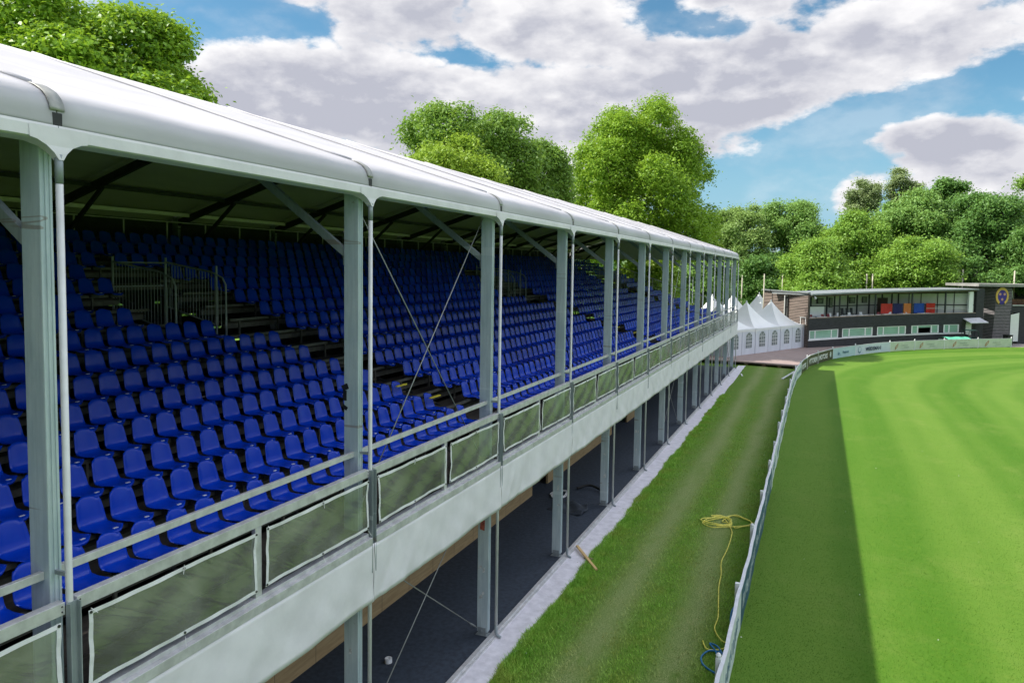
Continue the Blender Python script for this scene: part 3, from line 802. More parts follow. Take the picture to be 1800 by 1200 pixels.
def fstrip(mb, s0, s1, off, z0, z1, th, step=.5):
    n = max(1, int((s1-s0)/step)); P_ = []
    for i in range(n+1):
        s = s0+(s1-s0)*i/n; p = fpos(s); q = fpos(s+.05)-fpos(max(0, s-.05)); d = q.normalized(); nr = Vector((d.y, -d.x, 0))
        P_.append((p+nr*(off+wobble(s)), nr))
    for i in range(n):
        (a, na), (b, nb) = P_[i], P_[i+1]; a2 = a-na*th; b2 = b-nb*th; zz0, zz1 = z0, z1
        A = [(*a.xy, zz0), (*b.xy, zz0), (*b.xy, zz1), (*a.xy, zz1)]; B = [(*a2.xy, zz0), (*b2.xy, zz0), (*b2.xy, zz1), (*a2.xy, zz1)]
        mb.quad(*A); mb.quad(*B[::-1]); mb.quad(A[3], A[2], B[2], B[3]); mb.quad(A[0], B[0], B[1], A[1])
        if i == 0: mb.quad(A[0], A[3], B[3], B[0])
        if i == n-1: mb.quad(A[1], B[1], B[2], A[2])
    return mb
posts = [-18, -14, -10, -6, -2, 1.5, 5.4, 9.06, 12.62, 16.7, 20.4, 24.35, 28.0, 32.0, 35.7, 39.8, 43.4, 47.4, 51.2, 55.0, 59.0, 63.0, 67.4, 72.0, 76.6, 82.5, 85.8, 89.0, 92.4, 95.4]
PS = [s_of_y(y) for y in posts]
def text_obj(body, size, loc, rot, m, parent, name='lettering', ext=.004, sx=1.0):
    cu = bpy.data.curves.new(name, 'FONT'); cu.body = body; cu.size = size; cu.extrude = ext; cu.align_x = 'CENTER'; cu.align_y = 'CENTER'; cu.materials.append(m); cu.offset = .012
    tmp_ = bpy.data.objects.new('t', cu); col.objects.link(tmp_); bpy.context.view_layer.update()
    me = bpy.data.meshes.new_from_object(tmp_.evaluated_get(bpy.context.evaluated_depsgraph_get())); bpy.data.objects.remove(tmp_)
    o = bpy.data.objects.new(name, me); col.objects.link(o); o.parent = parent; o.rotation_euler = rot; o.location = loc; o.scale = (sx, 1, 1); return o
def on_board(s, z):
    """world position & rotation so that text faces the arena, reading along the fence as seen from the field"""
    p = fpos(s); d = (fpos(s+.2)-fpos(s-.2)).normalized(); nr = Vector((d.y, -d.x, 0))
    pos = p+nr*(.055+wobble(s)); rz = math.atan2(d.y, d.x)
    return (pos.x, pos.y, z), (math.pi/2, 0, rz)
def fp_local(p): return (p[0]-4.95, p[1], p[2])
for i in range(len(PS)-1):
    s0, s1 = PS[i], PS[i+1]; y = posts[i]
    mid = (s0+s1)/2; far_ = y >= 58
    if y < 12: m = MT['bwhite']
    elif y < 24: m = MT['bnavy']
    elif y < 58: m = MT['bwhite']
    elif y < 67: m = MT['bbrown']
    elif y < 72: m = MT['bbrown']
    elif y < 76: m = MT['bblue']
    elif y < 82: m = MT['bgrey']
    else: m = MT['bpale']
    mb = MB(); fstrip(mb, s0+.01, s1-.01, .03, .03, .985, .018)
    b = mb.build('board', m, None); b.parent = fen; b.matrix_parent_inverse = Matrix.Translation((-4.95, 0, 0))
    # marks on the near boards: streaks of lettering too oblique to read
    if y < 58 and y >= -2:
        mk = MB(); rr = random.Random(i); s = s0+.35
        while s < s1-.4:
            L = rr.uniform(.08, .22); zc = .33+rr.uniform(-.03, .03); hh = rr.choice([.34, .26, .30])
            fstrip(mk, s, s+L*.45, .036, zc, zc+hh, .004, .2)
            if rr.random() < .5: fstrip(mk, s+L*.4, s+L, .036, zc+hh*.45, zc+hh*.62, .004, .2)
            s += L+rr.uniform(.05, .16)
        if 8 < y < 58:
            o = mk.build('lettering', MT['btext'] if y < 12 else (MT['bwhite'] if y < 24 else MT['tblue']), None); o.parent = b
    mb = MB(); fstrip(mb, s0, s1, .045, .985, 1.025, .075 if not far_ else .06); o = mb.build('top_rail', MT['rail'], None); o.parent = fen; o.matrix_parent_inverse = Matrix.Translation((-4.95, 0, 0))
for i, s in enumerate(PS):
    p = fpos(s); d = (fpos(s+.05)-fpos(s-.05 if s > .1 else 0)).normalized(); nr = Vector((d.y, -d.x, 0)); c = p-nr*.065+nr*wobble(s)
    if posts[i] > 60: c = p+nr*.0
    e = empty('post', (c.x-4.95, c.y, 0), math.atan2(d.y, d.x)); e.parent = fen
    mb = MB(); zt = 1.09 if posts[i] < 60 else 1.12
    mb.box(-.05, .05, -.05, .05, 0, zt)
    if i % 2 or posts[i] > 60: mb.tube([(0, 0, zt), (0, 0, zt+.05), (0, 0, zt+.09)], [.05, .055, .02], 8)
    bpy.data.objects.remove(e)
    o = mb.build('post', MT['post'], fen, bevel=.006); o.location = (c.x-4.95, c.y, 0); o.rotation_euler = (0, 0, math.atan2(d.y, d.x))
def mark(body, s, z, size, m, sx=1.0):
    p, r = on_board(s, z); return text_obj(body, size, fp_local(p), r, m, fen, sx=sx)
S = s_of_y
# bending text: one short word per board facet
mark('MYTOREN', S(65.6), .46, .62, MT['white'], 1.05); mark('MOTORS', S(69.0), .48, .62, MT['white'], 1.0)
mark('MOTORS', S(61.0), .45, .55, MT['white'], 1.0)
def disc(s, z, r, m, name, w=.004, inner=0, parent=None):
    p, rot = on_board(s, z); mb = MB(); n = 24
    o_ = [(math.cos(2*math.pi*k/n)*r, math.sin(2*math.pi*k/n)*r) for k in range(n)]
    if inner:
        i_ = [(a*inner, b*inner) for a, b in o_]
        for k in range(n):
            q = (k+1) % n; mb.quad((*o_[k], w), (*o_[q], w), (*i_[q], w), (*i_[k], w))
    else: mb.poly([(a, b, w) for a, b in o_])
    o = mb.build(name, m, fen); o.location = fp_local(p); o.rotation_euler = rot; return o
disc(S(71.2), .52, .27, MT['bwhite'], 'round_emblem', .006, .72); disc(S(71.2), .52, .17, MT['bwhite'], 'round_emblem', .005); mark('O', S(71.2), .52, .26, MT['bbrown'])
mark('be.', S(73.2), .46, .46, MT['tblue']); mark('fensment', S(74.6), .52, .36, MT['tblue'], 1.0)
disc(S(77.3), .52, .33, MT['tblue'], 'round_emblem', .005); disc(S(77.3), .56, .26, MT['bgrey'], 'round_emblem', .008)
mark('W', S(77.35), .44, .34, MT['red'], .9).location.z += 0
mark('WEIDEMANN', S(80.0), .50, .52, MT['tnavy'], 1.15)
def banner_logo(s):
    p, rot = on_board(s, .5); mb = MB()
    mb.poly([(-.28, -.36, .004), (-.20, .02, .004), (.26, .36, .004), (.20, .0, .004)])
    o = mb.build('slanted_logo', MT['orange'], fen); o.location = fp_local(p); o.rotation_euler = rot
    mb = MB(); mb.poly([(-.16, -.16, .008), (-.12, -.03, .008), (.16, .19, .008), (.12, .03, .008)]); o = mb.build('slanted_logo', MT['bpale'], fen); o.location = fp_local(p); o.rotation_euler = rot
for ya in (83.4, 86.5, 90.0, 93.2):
    banner_logo(S(ya))
    for dz, ds, L in ((.58, 1.35, 1.1), (.36, 1.65, .8)):
        p, rot = on_board(S(ya)+ds, dz); mb = MB(); rr = random.Random(int(ya*10+dz*10)); xx = -L/2
        while xx < L/2: w_ = rr.uniform(.03, .09); mb.box(xx, xx+w_, -.025, .03*rr.uniform(.6, 1.3), .0, .005); xx += w_+.03
        o = mb.build('small_print', MT['tgrey'], fen); o.location = fp_local(p); o.rotation_euler = rot

# ================================================================== THINGS ON THE GRASS AND FLOOR
MT['hosey'] = mat('yellow_hose', (.80, .74, .12), .45, 0, .12, 9)
MT['hoseb'] = mat('blue_hose', (.01, .17, .42), .4, 0, .1, 9)
def catmull(P_, n=8):
    P_ = [Vector(p) for p in P_]; out = []
    for i in range(len(P_)-1):
        p0 = P_[max(i-1, 0)]; p1 = P_[i]; p2 = P_[i+1]; p3 = P_[min(i+2, len(P_)-1)]
        for k in range(n):
            t = k/n; out.append(.5*((2*p1)+(-p0+p2)*t+(2*p0-5*p1+4*p2-p3)*t*t+(-p0+3*p1-3*p2+p3)*t**3))
    return out+[P_[-1]]
rr = random.Random(5)
hp = []
for k in range(46):
    a = k*.62; cx, cy = (3.55, 19.9) if (k//9) % 2 == 0 else (4.15, 20.15)
    hp.append((cx+math.cos(a)*(.36+.1*math.sin(k*1.3))+rr.uniform(-.04, .04), cy+math.sin(a)*(.55+.15*math.cos(k*.9)), .03+.012*(k % 3)))
hp += [(4.05, 19.3, .03), (4.12, 18.6, .03), (4.12, 17.5, .02), (4.08, 16.5, .02), (4.18, 15.6, .02), (4.22, 14.8, .02), (4.33, 13.8, .02), (4.42, 13.0, .02), (4.42, 12.4, .02), (4.6, 11.95, .02), (4.78, 11.75, .03), (4.68, 11.45, .05), (4.4, 11.35, .04), (4.25, 11.7, .03)]
mb = MB(); mb.tube(catmull(hp), .016, 6); mb.build('garden_hose', MT['hosey'], smooth=True, label='yellow garden hose coiled on the rough grass and trailing toward the fence', cat='hose')
bp_ = [(4.83, 10.4, .03), (4.6, 10.5, .03), (4.4, 10.7, .03), (4.33, 11.0, .03), (4.45, 11.3, .04), (4.7, 11.3, .05), (4.8, 11.1, .04), (4.6, 11.5, .06), (4.42, 11.6, .05), (4.55, 11.35, .06), (4.75, 10.95, .04), (4.82, 11.3, .03), (4.84, 12.2, .03), (4.72, 12.9, .04), (4.7, 13.5, .05), (4.82, 14.1, .05), (4.85, 14.6, .04)]
mb = MB(); mb.tube(catmull(bp_), .02, 8); mb.build('water_hose', MT['hoseb'], smooth=True, label='thick blue water hose curled at the foot of the boundary fence', cat='hose')
MT['timber'] = mat('timber', (.62, .42, .18), .6, 0, .12, 6, .1, 30, stretch=(1, 1, 8))
mb = MB(); mb.bar((.06, 15.75, .10), (1.02, 14.45, .04), .075, .05); mb.build('wooden_plank', MT['timber'], bevel=.004, label='short wooden plank lying across the white sheet onto the grass', cat='plank')
mb = MB(); mb.bar((.48, 15.2, .02), (.72, 15.05, .05), .14, .03); mb.build('wood_offcut', mat('brown_offcut', (.16, .10, .07), .8), bevel=.004, label='small dark brown offcut beneath the wooden plank', cat='offcut')
# roll of tape
mb = MB(); n = 24; c0 = (-1.6, 8.12)
for k in range(n):
    a, b = 2*math.pi*k/n, 2*math.pi*(k+1)/n
    def P_(r, t, z): return (c0[0]+r*math.cos(t), c0[1]+r*math.sin(t), z)
    mb.quad(P_(.075, a, .02), P_(.075, b, .02), P_(.075, b, .11), P_(.075, a, .11)); mb.quad(P_(.045, b, .02), P_(.045, a, .02), P_(.045, a, .11), P_(.045, b, .11)); mb.quad(P_(.045, a, .11), P_(.075, a, .11), P_(.075, b, .11), P_(.045, b, .11))
mb.build('tape_roll', MT['white'], label='white roll of tape on the dark lower floor', cat='tape roll')
# coil of white cable and carpet pieces
mb = MB(); pts = []
for k in range(60):
    a = k*.45; pts.append((-2.1+math.cos(a)*(.26+.05*math.sin(k)), 20.45+math.sin(a)*(.45+.08*math.cos(k*1.7)), .05+.02*math.sin(k*.9)))
mb.tube(catmull(pts, 3), .016, 5); mb.build('cable_coil', MT['white'], smooth=True, label='loose coil of white cable on the lower floor', cat='cable')
MT['rug'] = mat('carpet_offcut', (.035, .045, .06), .9, 0, .3, 6, .2)
mb = MB()
def rug(a, b): return (-1.95+1.25*a+.1*math.sin(b*4), 18.7+1.1*b-.2*a, .03+.10*math.sin(a*5+b*2)**2*(b > .1)+.10*max(0, a-.85)*4)
mb.grid(rug, 20, 12); o = mb.build('carpet_piece', MT['rug'], smooth=True, label='crumpled dark carpet piece on the lower floor beside the cable coil', cat='carpet'); s = o.modifiers.new('t', 'SOLIDIFY'); s.thickness = .012
mb = MB(); mb.tube(catmull([(-1.7, 21.3, .08), (-1.3, 21.6, .16), (-.8, 21.4, .09), (-.6, 21.0, .07)]), .05, 8); mb.build('black_tarp_roll', MT['tape'], smooth=True, label='black rolled tarp behind the carpet piece on the lower floor', cat='tarp')
mb = MB(); mb.bar((4.75, 58.0, .35), (3.95, 55.4, .04), .16, .04); mb.build('fence_rail_offcut', MT['post'], label='loose white rail leaning on the inner side of the far fence', cat='rail')
mb = MB(); mb.bar((.78, 57.0, .02), (1.0, 55.6, .03), .10, .02); mb.build('white_slat', MT['white'], label='small white slat lying on the grass near the far stand end', cat='slat')
# little litter pieces in the lawn
# tape patch on column 1 (black) - belongs to the grandstand
mb = MB(); y = 5-.0635
for (a, b, c, d, rot) in ((-.42, 6.30, .12, .09, .4), (-.425, 6.17, .07, .16, .0), (-.42, 5.98, .09, .06, -.5)):
    co, si = math.cos(rot), math.sin(rot); q = [(-c/2, -d/2), (c/2, -d/2), (c/2, d/2), (-c/2, d/2)]
    mb.poly([(a+px*co-pz*si, y, b+px*si+pz*co) for px, pz in q])
mb.build('tape_patch', MT['tape'], gs)
# scraps of sticker on the lower columns
MT['stick'] = mat('torn_sticker', (.6, .62, .62), .6, 0, .3, 20)
MT['stickr'] = mat('torn_red_sticker', (.45, .10, .07), .6, 0, .5, 25)
rr = random.Random(8)
for n in range(1, 6):
    mb = MB()
    for q in range(4):
        z = rr.uniform(.8, 2.7); xx = -.32+rr.uniform(-.07, .07); h = rr.uniform(.05, .22); w_ = rr.uniform(.015, .05)
        mb.poly([(xx-w_, 5*n-.0625, z), (xx+w_, 5*n-.0625, z+.03), (xx+w_*.7, 5*n-.0625, z+h), (xx-w_*.4, 5*n-.0625, z+h*.8)])
    mb.build('sticker_scrap', MT['stick'], gs)
mb = MB(); mb.poly([(-.39, 10-.0635, 2.42), (-.28, 10-.0635, 2.40), (-.27, 10-.0635, 2.64), (-.38, 10-.0635, 2.62)]); mb.build('sticker_scrap', MT['stickr'], gs)

# ================================================================== FAR DECK, TENTS, PAVILION
MT['boards'] = mat('deck_boards', (.30, .225, .205), .75, 0, .22, 1.5, .15, 20, stretch=(1, 5, 1))
mb = MB(); mb.prism([(-8, 63.2), (.29, 63.19), (4.75, 62.35), (5.1, 63.0), (5.75, 67.2), (7.3, 72.4), (9.3, 76.7), (11.8, 81.0), (13.5, 83.6), (13.0, 88), (5.4, 79.4), (5.4, 90), (-14, 90), (-14, 66)], .19, .30)
dk = mb.build('wooden_platform', MT['boards'], label='low weathered timber platform between the tents and the curved fence', cat='platform')
mb = MB()
for (x, y) in ((.6, 63.3), (2.1, 63.0), (3.4, 62.75), (4.6, 62.6)):
    mb.box(x-.14, x+.14, y+.02, y+.9, .0, .188)
mb.build('support_block', mat('pallet_wood', (.34, .24, .15), .8, 0, .2, 6), dk)
MT['tent'] = mat('tent_fabric', (.80, .80, .80), .5, 0, .03, 1)
MT['tentw'] = mat('tent_wall', (.68, .70, .76), .5, 0, .04, 1)
MT['pane'] = mat('tent_window', (.20, .23, .23), .25, 0, .25, 2)
DT = Vector((.42, .907, 0)).normalized(); NT_ = Vector((DT.y, -DT.x, 0))  # NT_ faces the field
def tent(px, py, label, walls=True, z0=.3, w=5.0, gap=False, hp=5.2):
    a = math.atan2(DT.y, DT.x); e = empty('pagoda_tent', (px, py, z0), a, label, 'tent', 'white pagoda tents by the grandstand end')
    # local: x along wall direction 0..w, y positive is away from the field
    H = 2.42; top = hp-z0
    mb = MB(); c = (w/2, w/2)
    def roof(side):
        def fn(s, t):
            r = 1-t; z = H+(top-H)*(t**1.75)
            ex = (s-.5)*w*r; 
            L = [(ex, -w/2*r), (w/2*r, ex), (-ex, w/2*r), (-w/2*r, -ex)][side]
            fl = -.05*math.sin(math.pi*s)*math.sin(math.pi*min(1, t*1.2))
            return (c[0]+L[0], c[1]+L[1], z+fl)
        return fn
    for s_ in range(4): mb.grid(roof(s_), 10, 14)
    r_ = mb.build('roof', MT['tent'], e, smooth=False); r_.data.polygons.foreach_set('use_smooth', [True]*len(r_.data.polygons))
    mb = MB(); mb.tube([(c[0], c[1], top-.25), (c[0], c[1], top+.02), (c[0], c[1], top+.10)], [.10, .07, .02], 8); mb.build('finial', MT['tent'], e, smooth=True)
    mb = MB()
    for (xa, ya, xb, yb) in ((0, 0, w, 0), (w, 0, w, w), (w, w, 0, w), (0, w, 0, 0)):
        d = Vector((xb-xa, yb-ya, 0)).normalized(); nn = Vector((d.y, -d.x, 0))*.02
        mb.grid(lambda s, t: (xa+(xb-xa)*s+nn.x, ya+(yb-ya)*s+nn.y, H-(.22+.10*abs(2*s-1)**2)*t), 10, 1)
    mb.build('roof_valance', MT['tent'], e)
    for (x, y) in ((0, 0), (w, 0), (w, w), (0, w)):
        mb = MB(); mb.box(x-.05, x+.05, y-.05, y+.05, 0, H); mb.build('leg', MT['tentw'], e)
    mb = MB(); mb.poly([(-.09, -.05, H+.05), (.09, -.05, H+.05), (.08, -.06, H-.48), (-.08, -.06, H-.48)]); mb.build('corner_flap', MT['tent'], e)
    if walls:
        for side in range(4):
            mb = MB(); half = w/2
            if side == 0:
                rs = [(.06, half-.01), (half+.01, w-.06)]
                for (a0, a1) in rs:
                    wl = MB(); wl.grid(lambda s, t: (a0+(a1-a0)*s, -.0+.012*math.sin(s*14), 2.3*t), 12, 4)
                    wo = wl.build('side_wall', MT['tentw'], e)
                    for q in range(1):
                        cx_ = (a0+a1)/2; ww = .55
                        # arched window
                        arc = [(cx_-ww, .62), (cx_+ww, .62)]+[(cx_+ww*math.cos(t), 1.62+ww*.85*math.sin(t)) for t in [math.pi*k/12 for k in range(13)]]
                        pm = MB(); pm.poly([(x, -.026, z) for x, z in arc]); wi = pm.build('window', MT['pane'], wo)
                        bm_ = MB()
                        for xx in (-ww/3, ww/3): bm_.box(cx_+xx-.018, cx_+xx+.018, -.034, -.028, .62, 1.62)
                        for zz in (.95, 1.28, 1.62): bm_.box(cx_-ww, cx_+ww, -.036, -.030, zz-.018, zz+.018)
                        for t in (math.pi*.3, math.pi*.7): bm_.bar((cx_+ww*.35*math.cos(t), -.032, 1.62+ww*.3*math.sin(t)), (cx_+ww*math.cos(t), -.032, 1.62+ww*.83*math.sin(t)), .03, .006, up=(0, 1, 0))
                        bm_.tube([(cx_+ww*.36*math.cos(t), -.032, 1.62+ww*.31*math.sin(t)) for t in [math.pi*k/8 for k in range(9)]], .016, 4)
                        bm_.build('window_bars', MT['tent'], wi)
            else:
                (xa, ya, xb, yb) = ((0, 0, w, 0), (w, 0, w, w), (w, w, 0, w), (0, w, 0, 0))[side]
                mb.quad((xa, ya, 0), (xb, yb, 0), (xb, yb, 2.3), (xa, ya, 2.3)); mb.build('side_wall', MT['tentw'], e)
    return e
# wall line P1 -> P3
P1 = Vector((.77, 70.49, 0))
tl = ['white pagoda tent half hidden behind the grandstand end', 'white pagoda tent with twin arched windows, middle of the front three', 'white pagoda tent with arched windows against the dark timber pavilion']
for i, k in enumerate((-1, 0, 1)):
    p = P1+DT*4.95*k; tent(p.x, p.y, tl[i])
back = [(-3.6, 91.5, 'white pagoda tent peak rising behind the middle front tent, left one'), (-.95, 97.5, 'white pagoda tent rising behind the gap between the two front peaks'), (1.7, 112.5, 'white tent tip peeking above the pavilion roof'), (-5.2, 84.2, 'white pagoda tent seen between the last grandstand columns')]
for (cx_, cy_, l) in back:
    c = Vector((cx_, cy_, 0)); o_ = c-DT*2.5+NT_*2.5; tent(o_.x, o_.y, l, walls=(cy_ < 100), z0=.05, hp=5.45)

# ---- pavilion (follows the arena curve)
MT['slat'] = mat('dark_boarding', (.030, .031, .036), .7, 0, .35, 2, stretch=(1, 1, 6))
MT['slatl'] = mat('weathered_boarding', (.20, .155, .13), .8, 0, .35, 1, stretch=(.3, .3, 9))
MT['slatg'] = mat('grey_slats', (.20, .18, .185), .7, 0, .3, 3, stretch=(1, 1, 5))
MT['plaster'] = mat('white_infill', (.52, .53, .50), .7, 0, .05, 1)
MT['frame'] = mat('window_frame', (.78, .80, .79), .4, 0, .03, 3)
MT['glass'] = mat('green_glass', (.24, .42, .34), .12, 0, .10, .8, spec=.8)
MT['roofg'] = mat('roof_edge', (.24, .26, .27), .5, .2, .12, 2)
MT['floorw'] = mat('balcony_floor', (.40, .30, .24), .7)
FF = [Vector(p) for p in ((5.4, 79.1), (9.0, 83.3), (13.4, 87.9), (18.4, 92.3), (24.2, 96.6))]
def ft(t):
    i = min(int(t), 3); return FF[i].lerp(FF[i+1], t-i)
def fn_(t):
    e_ = .15; a = ft(max(0, t-e_)); b = ft(min(4, t+e_)); d = (b-a).normalized(); return Vector((d.y, -d.x))
TE = 3.84
def P3(t, off, z):
    p = ft(t)+fn_(t)*off; return (p.x, p.y, z)
pav = empty('pavilion', (5.4, 79.1, 0), 0, 'long two-storey dark timber pavilion curving beside the arena, open upper balcony', 'pavilion')
def pb(mb, name, m, parent=None, **kw):
    o = mb.build(name, m, None, **kw); o.parent = parent or pav; 
    if parent is None: o.matrix_parent_inverse = Matrix.Translation((-5.4, -79.1, 0))
    return o
def lz(a, b): return lambda t: a+(b-a)*t/TE
def slab(mb, t0, t1, o0, o1, za, zb, step=.25):
    n = max(1, int(round((t1-t0)/step)))
    for i in range(n):
        a, b = t0+(t1-t0)*i/n, t0+(t1-t0)*(i+1)/n
        A = [P3(a, o0, za(a)), P3(b, o0, za(b)), P3(b, o0, zb(b)), P3(a, o0, zb(a))]; B = [P3(a, o1, za(a)), P3(b, o1, za(b)), P3(b, o1, zb(b)), P3(a, o1, zb(a))]
        mb.quad(*A); mb.quad(*B[::-1]); mb.quad(A[3], A[2], B[2], B[3]); mb.quad(A[0], B[0], B[1], A[1])
        if i == 0: mb.quad(A[0], A[3], B[3], B[0])
        if i == n-1: mb.quad(A[1], B[1], B[2], A[2])
    return mb
zsb = lz(1.02, 1.40); zst = lz(1.2, 1.50); zwt = lz(2.1, 2.5); zbt = lz(3.37, 3.78); zsof = lz(5.6, 6.30); zrt = lz(5.98, 6.62); g0 = lambda t: 0.0
# lower wall: boards as stepped slats
mb = MB(); slab(mb, 0, TE, 0, -.15, g0, zsb); 
for k in range(6):
    z = .25+k*.16; slab(mb, 0, TE, .02, 0, lambda t, z=z: z*(zsb(t)/1.05), lambda t, z=z: (z+.13)*(zsb(t)/1.05))
pb(mb, 'lower_wall', MT['slat'])
mb = MB(); slab(mb, 0, TE, 0, -.12, zwt, zbt)
for k in range(8):
    slab(mb, 0, TE, .02, 0, lambda t, k=k: zwt(t)+.02+k*.155, lambda t, k=k: zwt(t)+.02+k*.155+.125)
pb(mb, 'upper_parapet', MT['slat'])
mb = MB(); slab(mb, 0, 3.62, .06, -.1, lambda t: zsb(t)+.0, lambda t: zsb(t)+.13); pb(mb, 'window_sill', MT['frame'])
WN = [(.03, .83), (.94, 1.67), (1.78, 2.43), (2.55, 3.14), (3.23, 3.53)]
prev = 0.0
edges = [0.0]
for a, b in WN+[(TE, TE)]:
    if a-edges[-1] > .02: mb = MB(); slab(mb, edges[-1], a, -.01, -.14, lambda t: zsb(t)+.13, zwt); pb(mb, 'wall_pier', MT['slat'])
    edges.append(b)
for wi, (a, b) in enumerate(WN):
    fr = MB(); zb_ = lambda t: zsb(t)+.132; L = b-a; e_ = .035*.6
    splits = [a, a+.24*L, a+.76*L, b] if wi < 4 else [a, a+.36*L, b]
    if wi == 0: splits = [a, a+.2*L, a+.76*L, b]
    slab(fr, a, b, -.02, -.10, zwt and (lambda t: zwt(t)-.07), lambda t: zwt(t)-.002); slab(fr, a, b, -.02, -.10, zb_, lambda t: zb_(t)+.07)
    for s in splits:
        c = min(max(s, a+.012), b-.012); slab(fr, c-.012, c+.012, -.015, -.105, lambda t: zb_(t)+.07, lambda t: zwt(t)-.072)
    fo = pb(fr, 'window', MT['frame'])
    for k in range(len(splits)-1):
        gm = MB(); lo = lambda t: zb_(t)+.07; hi = lambda t: zwt(t)-.07
        slab(gm, splits[k]+.012, splits[k+1]-.012, -.05, -.06, lo if not (wi == 3 and k == 1) else (lambda t: zwt(t)-.28), hi)
        go = gm.build('pane', MT['glass'], None); go.parent = fo
# dark room behind windows, end walls, back wall, floor
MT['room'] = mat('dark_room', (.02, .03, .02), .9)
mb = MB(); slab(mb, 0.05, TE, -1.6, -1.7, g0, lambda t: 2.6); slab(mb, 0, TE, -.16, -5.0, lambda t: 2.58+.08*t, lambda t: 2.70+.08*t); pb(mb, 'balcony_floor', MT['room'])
mb = MB(); slab(mb, 0, TE, .03, -.20, lambda t: zbt(t), lambda t: zbt(t)+.05); pb(mb, 'parapet_cap', MT['floorw'])
# balcony rear wall with black framing
mb = MB(); slab(mb, .0, 2.75, -3.3, -3.4, lambda t: 2.6, lambda t: zsof(t)+.1); pb(mb, 'balcony_wall', MT['plaster'])
mb = MB(); p0 = P3(2.75, -3.3, 0); p1 = P3(TE, -.35, 0)
mb.bar((p0[0], p0[1], 4.5), (p1[0], p1[1], 4.6), .1, 4.0); pb(mb, 'balcony_wall', MT['plaster'])
mb = MB()
for t in (.02, .5, .72, 1.12, 1.3, 1.62, 1.85, 2.1, 2.38, 2.6, 2.75):
    slab(mb, t-.012, t+.012, -3.22, -3.3, lambda t: 2.7, zsof)
slab(mb, 0, 2.75, -3.24, -3.3, lambda t: 4.35+.06*t, lambda t: 4.45+.06*t); slab(mb, 0, 2.75, -3.24, -3.3, lambda t: zsof(t)-.22, lambda t: zsof(t)-.10)
q0 = Vector(p0); q1 = Vector(p1); dq = (q1-q0); nq = Vector((dq.y, -dq.x, 0)).normalized()*.09
for f in (.0, .14, .30, .52, .74, .97):
    c = q0+dq*f+nq; mb.bar((c.x, c.y, 2.8), (c.x, c.y, 6.2), .10, .06)
a_ = q0+nq; b_ = q1+nq
mb.bar((a_.x, a_.y, 4.62), (b_.x, b_.y, 4.70), .05, .12); mb.bar((a_.x, a_.y, 5.9), (b_.x, b_.y, 6.15), .05, .12)
pb(mb, 'timber_frame', MT['slat'])
# door in the balcony wall and pictures
mb = MB(); slab(mb, 2.28, 2.5, -3.2, -3.28, lambda t: 2.7, lambda t: 5.4); pb(mb, 'balcony_door', mat('brown_door', (.05, .028, .018), .6))
MT['pic'] = mat('picture_print', (.16, .18, .15), .5, 0, .6, 3)
for (t, z, w_, h) in ((.12, 5.0, .05, .75), (.58, 5.0, .05, .7), (.95, 5.05, .08, .5), (1.2, 4.85, .04, 1.0), (1.72, 5.1, .07, .6), (2.0, 5.15, .05, .6)):
    m_ = MB(); slab(m_, t-w_, t+w_, -3.18, -3.24, lambda t: z-h/2-.05, lambda t: z+h/2+.05); f_ = pb(m_, 'picture', MT['slat'])
    m_ = MB(); slab(m_, t-w_*.75, t+w_*.75, -3.16, -3.18, lambda t: z-h/2, lambda t: z+h/2); o = m_.build('picture_print', MT['pic'], None); o.parent = f_
# roof: fascia and sloping slab; soffit
mb = MB(); slab(mb, -.0, TE, .35, -5.2, zsof and (lambda t: zrt(t)-.16), zrt); pb(mb, 'roof', MT['roofg'])
mb = MB(); slab(mb, 0, TE, .02, -.14, lambda t: zsof(t)+.0, lambda t: zrt(t)-.165); pb(mb, 'fascia', mat('brown_fascia', (.10, .07, .05), .7, 0, .3, 3, stretch=(1, 1, 4)))
for t in (.02, .85, 1.72, 2.55, 3.25): mb = MB(); slab(mb, t-.012, t+.012, -.02, -.12, lambda t: zbt(t)+.05, zsof); pb(mb, 'balcony_post', MT['darksteel'])
mb = MB()
slab(mb, 2.9, TE-.05, -.25, -.29, lambda t: 4.28, lambda t: 4.32); pb(mb, 'balcony_handrail', MT['alu'])
# white end panel and dark return at the right end
mb = MB(); slab(mb, 3.70, 3.78, .01, -.2, zbt and (lambda t: zbt(t)+.06), lambda t: zsof(t)-.02); pb(mb, 'end_panel', MT['frame'])
mb = MB(); slab(mb, 3.85, 4.0, -.02, -3.0, g0, lambda t: 6.6); pb(mb, 'dark_return', MT['slat'])
# left gable side: weathered slats, dark corner board
sd_ = Vector((-.66, .75)); c0v = FF[0]
def S3(u, z, off=0.0):
    nrm = Vector((-sd_.y, -sd_.x))*-1; nrm = Vector((-.75, -.66)); p = c0v+sd_*u+nrm*off; return (p.x, p.y, z)
ztop = lambda u: 6.02+.02*u
mb = MB(); mb.quad(S3(0, 0), S3(7.5, 0), S3(7.5, 6.3), S3(0, 6.0)); pb(mb, 'side_wall', MT['slat'])
mb = MB(); nsl = 34
for k in range(nsl):
    z = .32+k*.168; zz = z+.105
    if zz > 6.0: break
    A = [S3(.16, z, .05), S3(7.5, z, .05), S3(7.5, zz, .02), S3(.16, zz, .02)]; mb.quad(*A[::-1]); mb.quad(S3(.16, z, .05), S3(.16, z, .0), S3(7.5, z, .0), S3(7.5, z, .05)); mb.quad(S3(.16, zz, .02), S3(7.5, zz, .02), S3(7.5, zz, 0), S3(.16, zz, 0))
pb(mb, 'side_slats', MT['slatl'])
mb = MB(); mb.bar(S3(.06, 0, .03), S3(.06, 6.0, .03), .18, .14); pb(mb, 'corner_board', mat('dark_corner', (.07, .055, .045), .7))
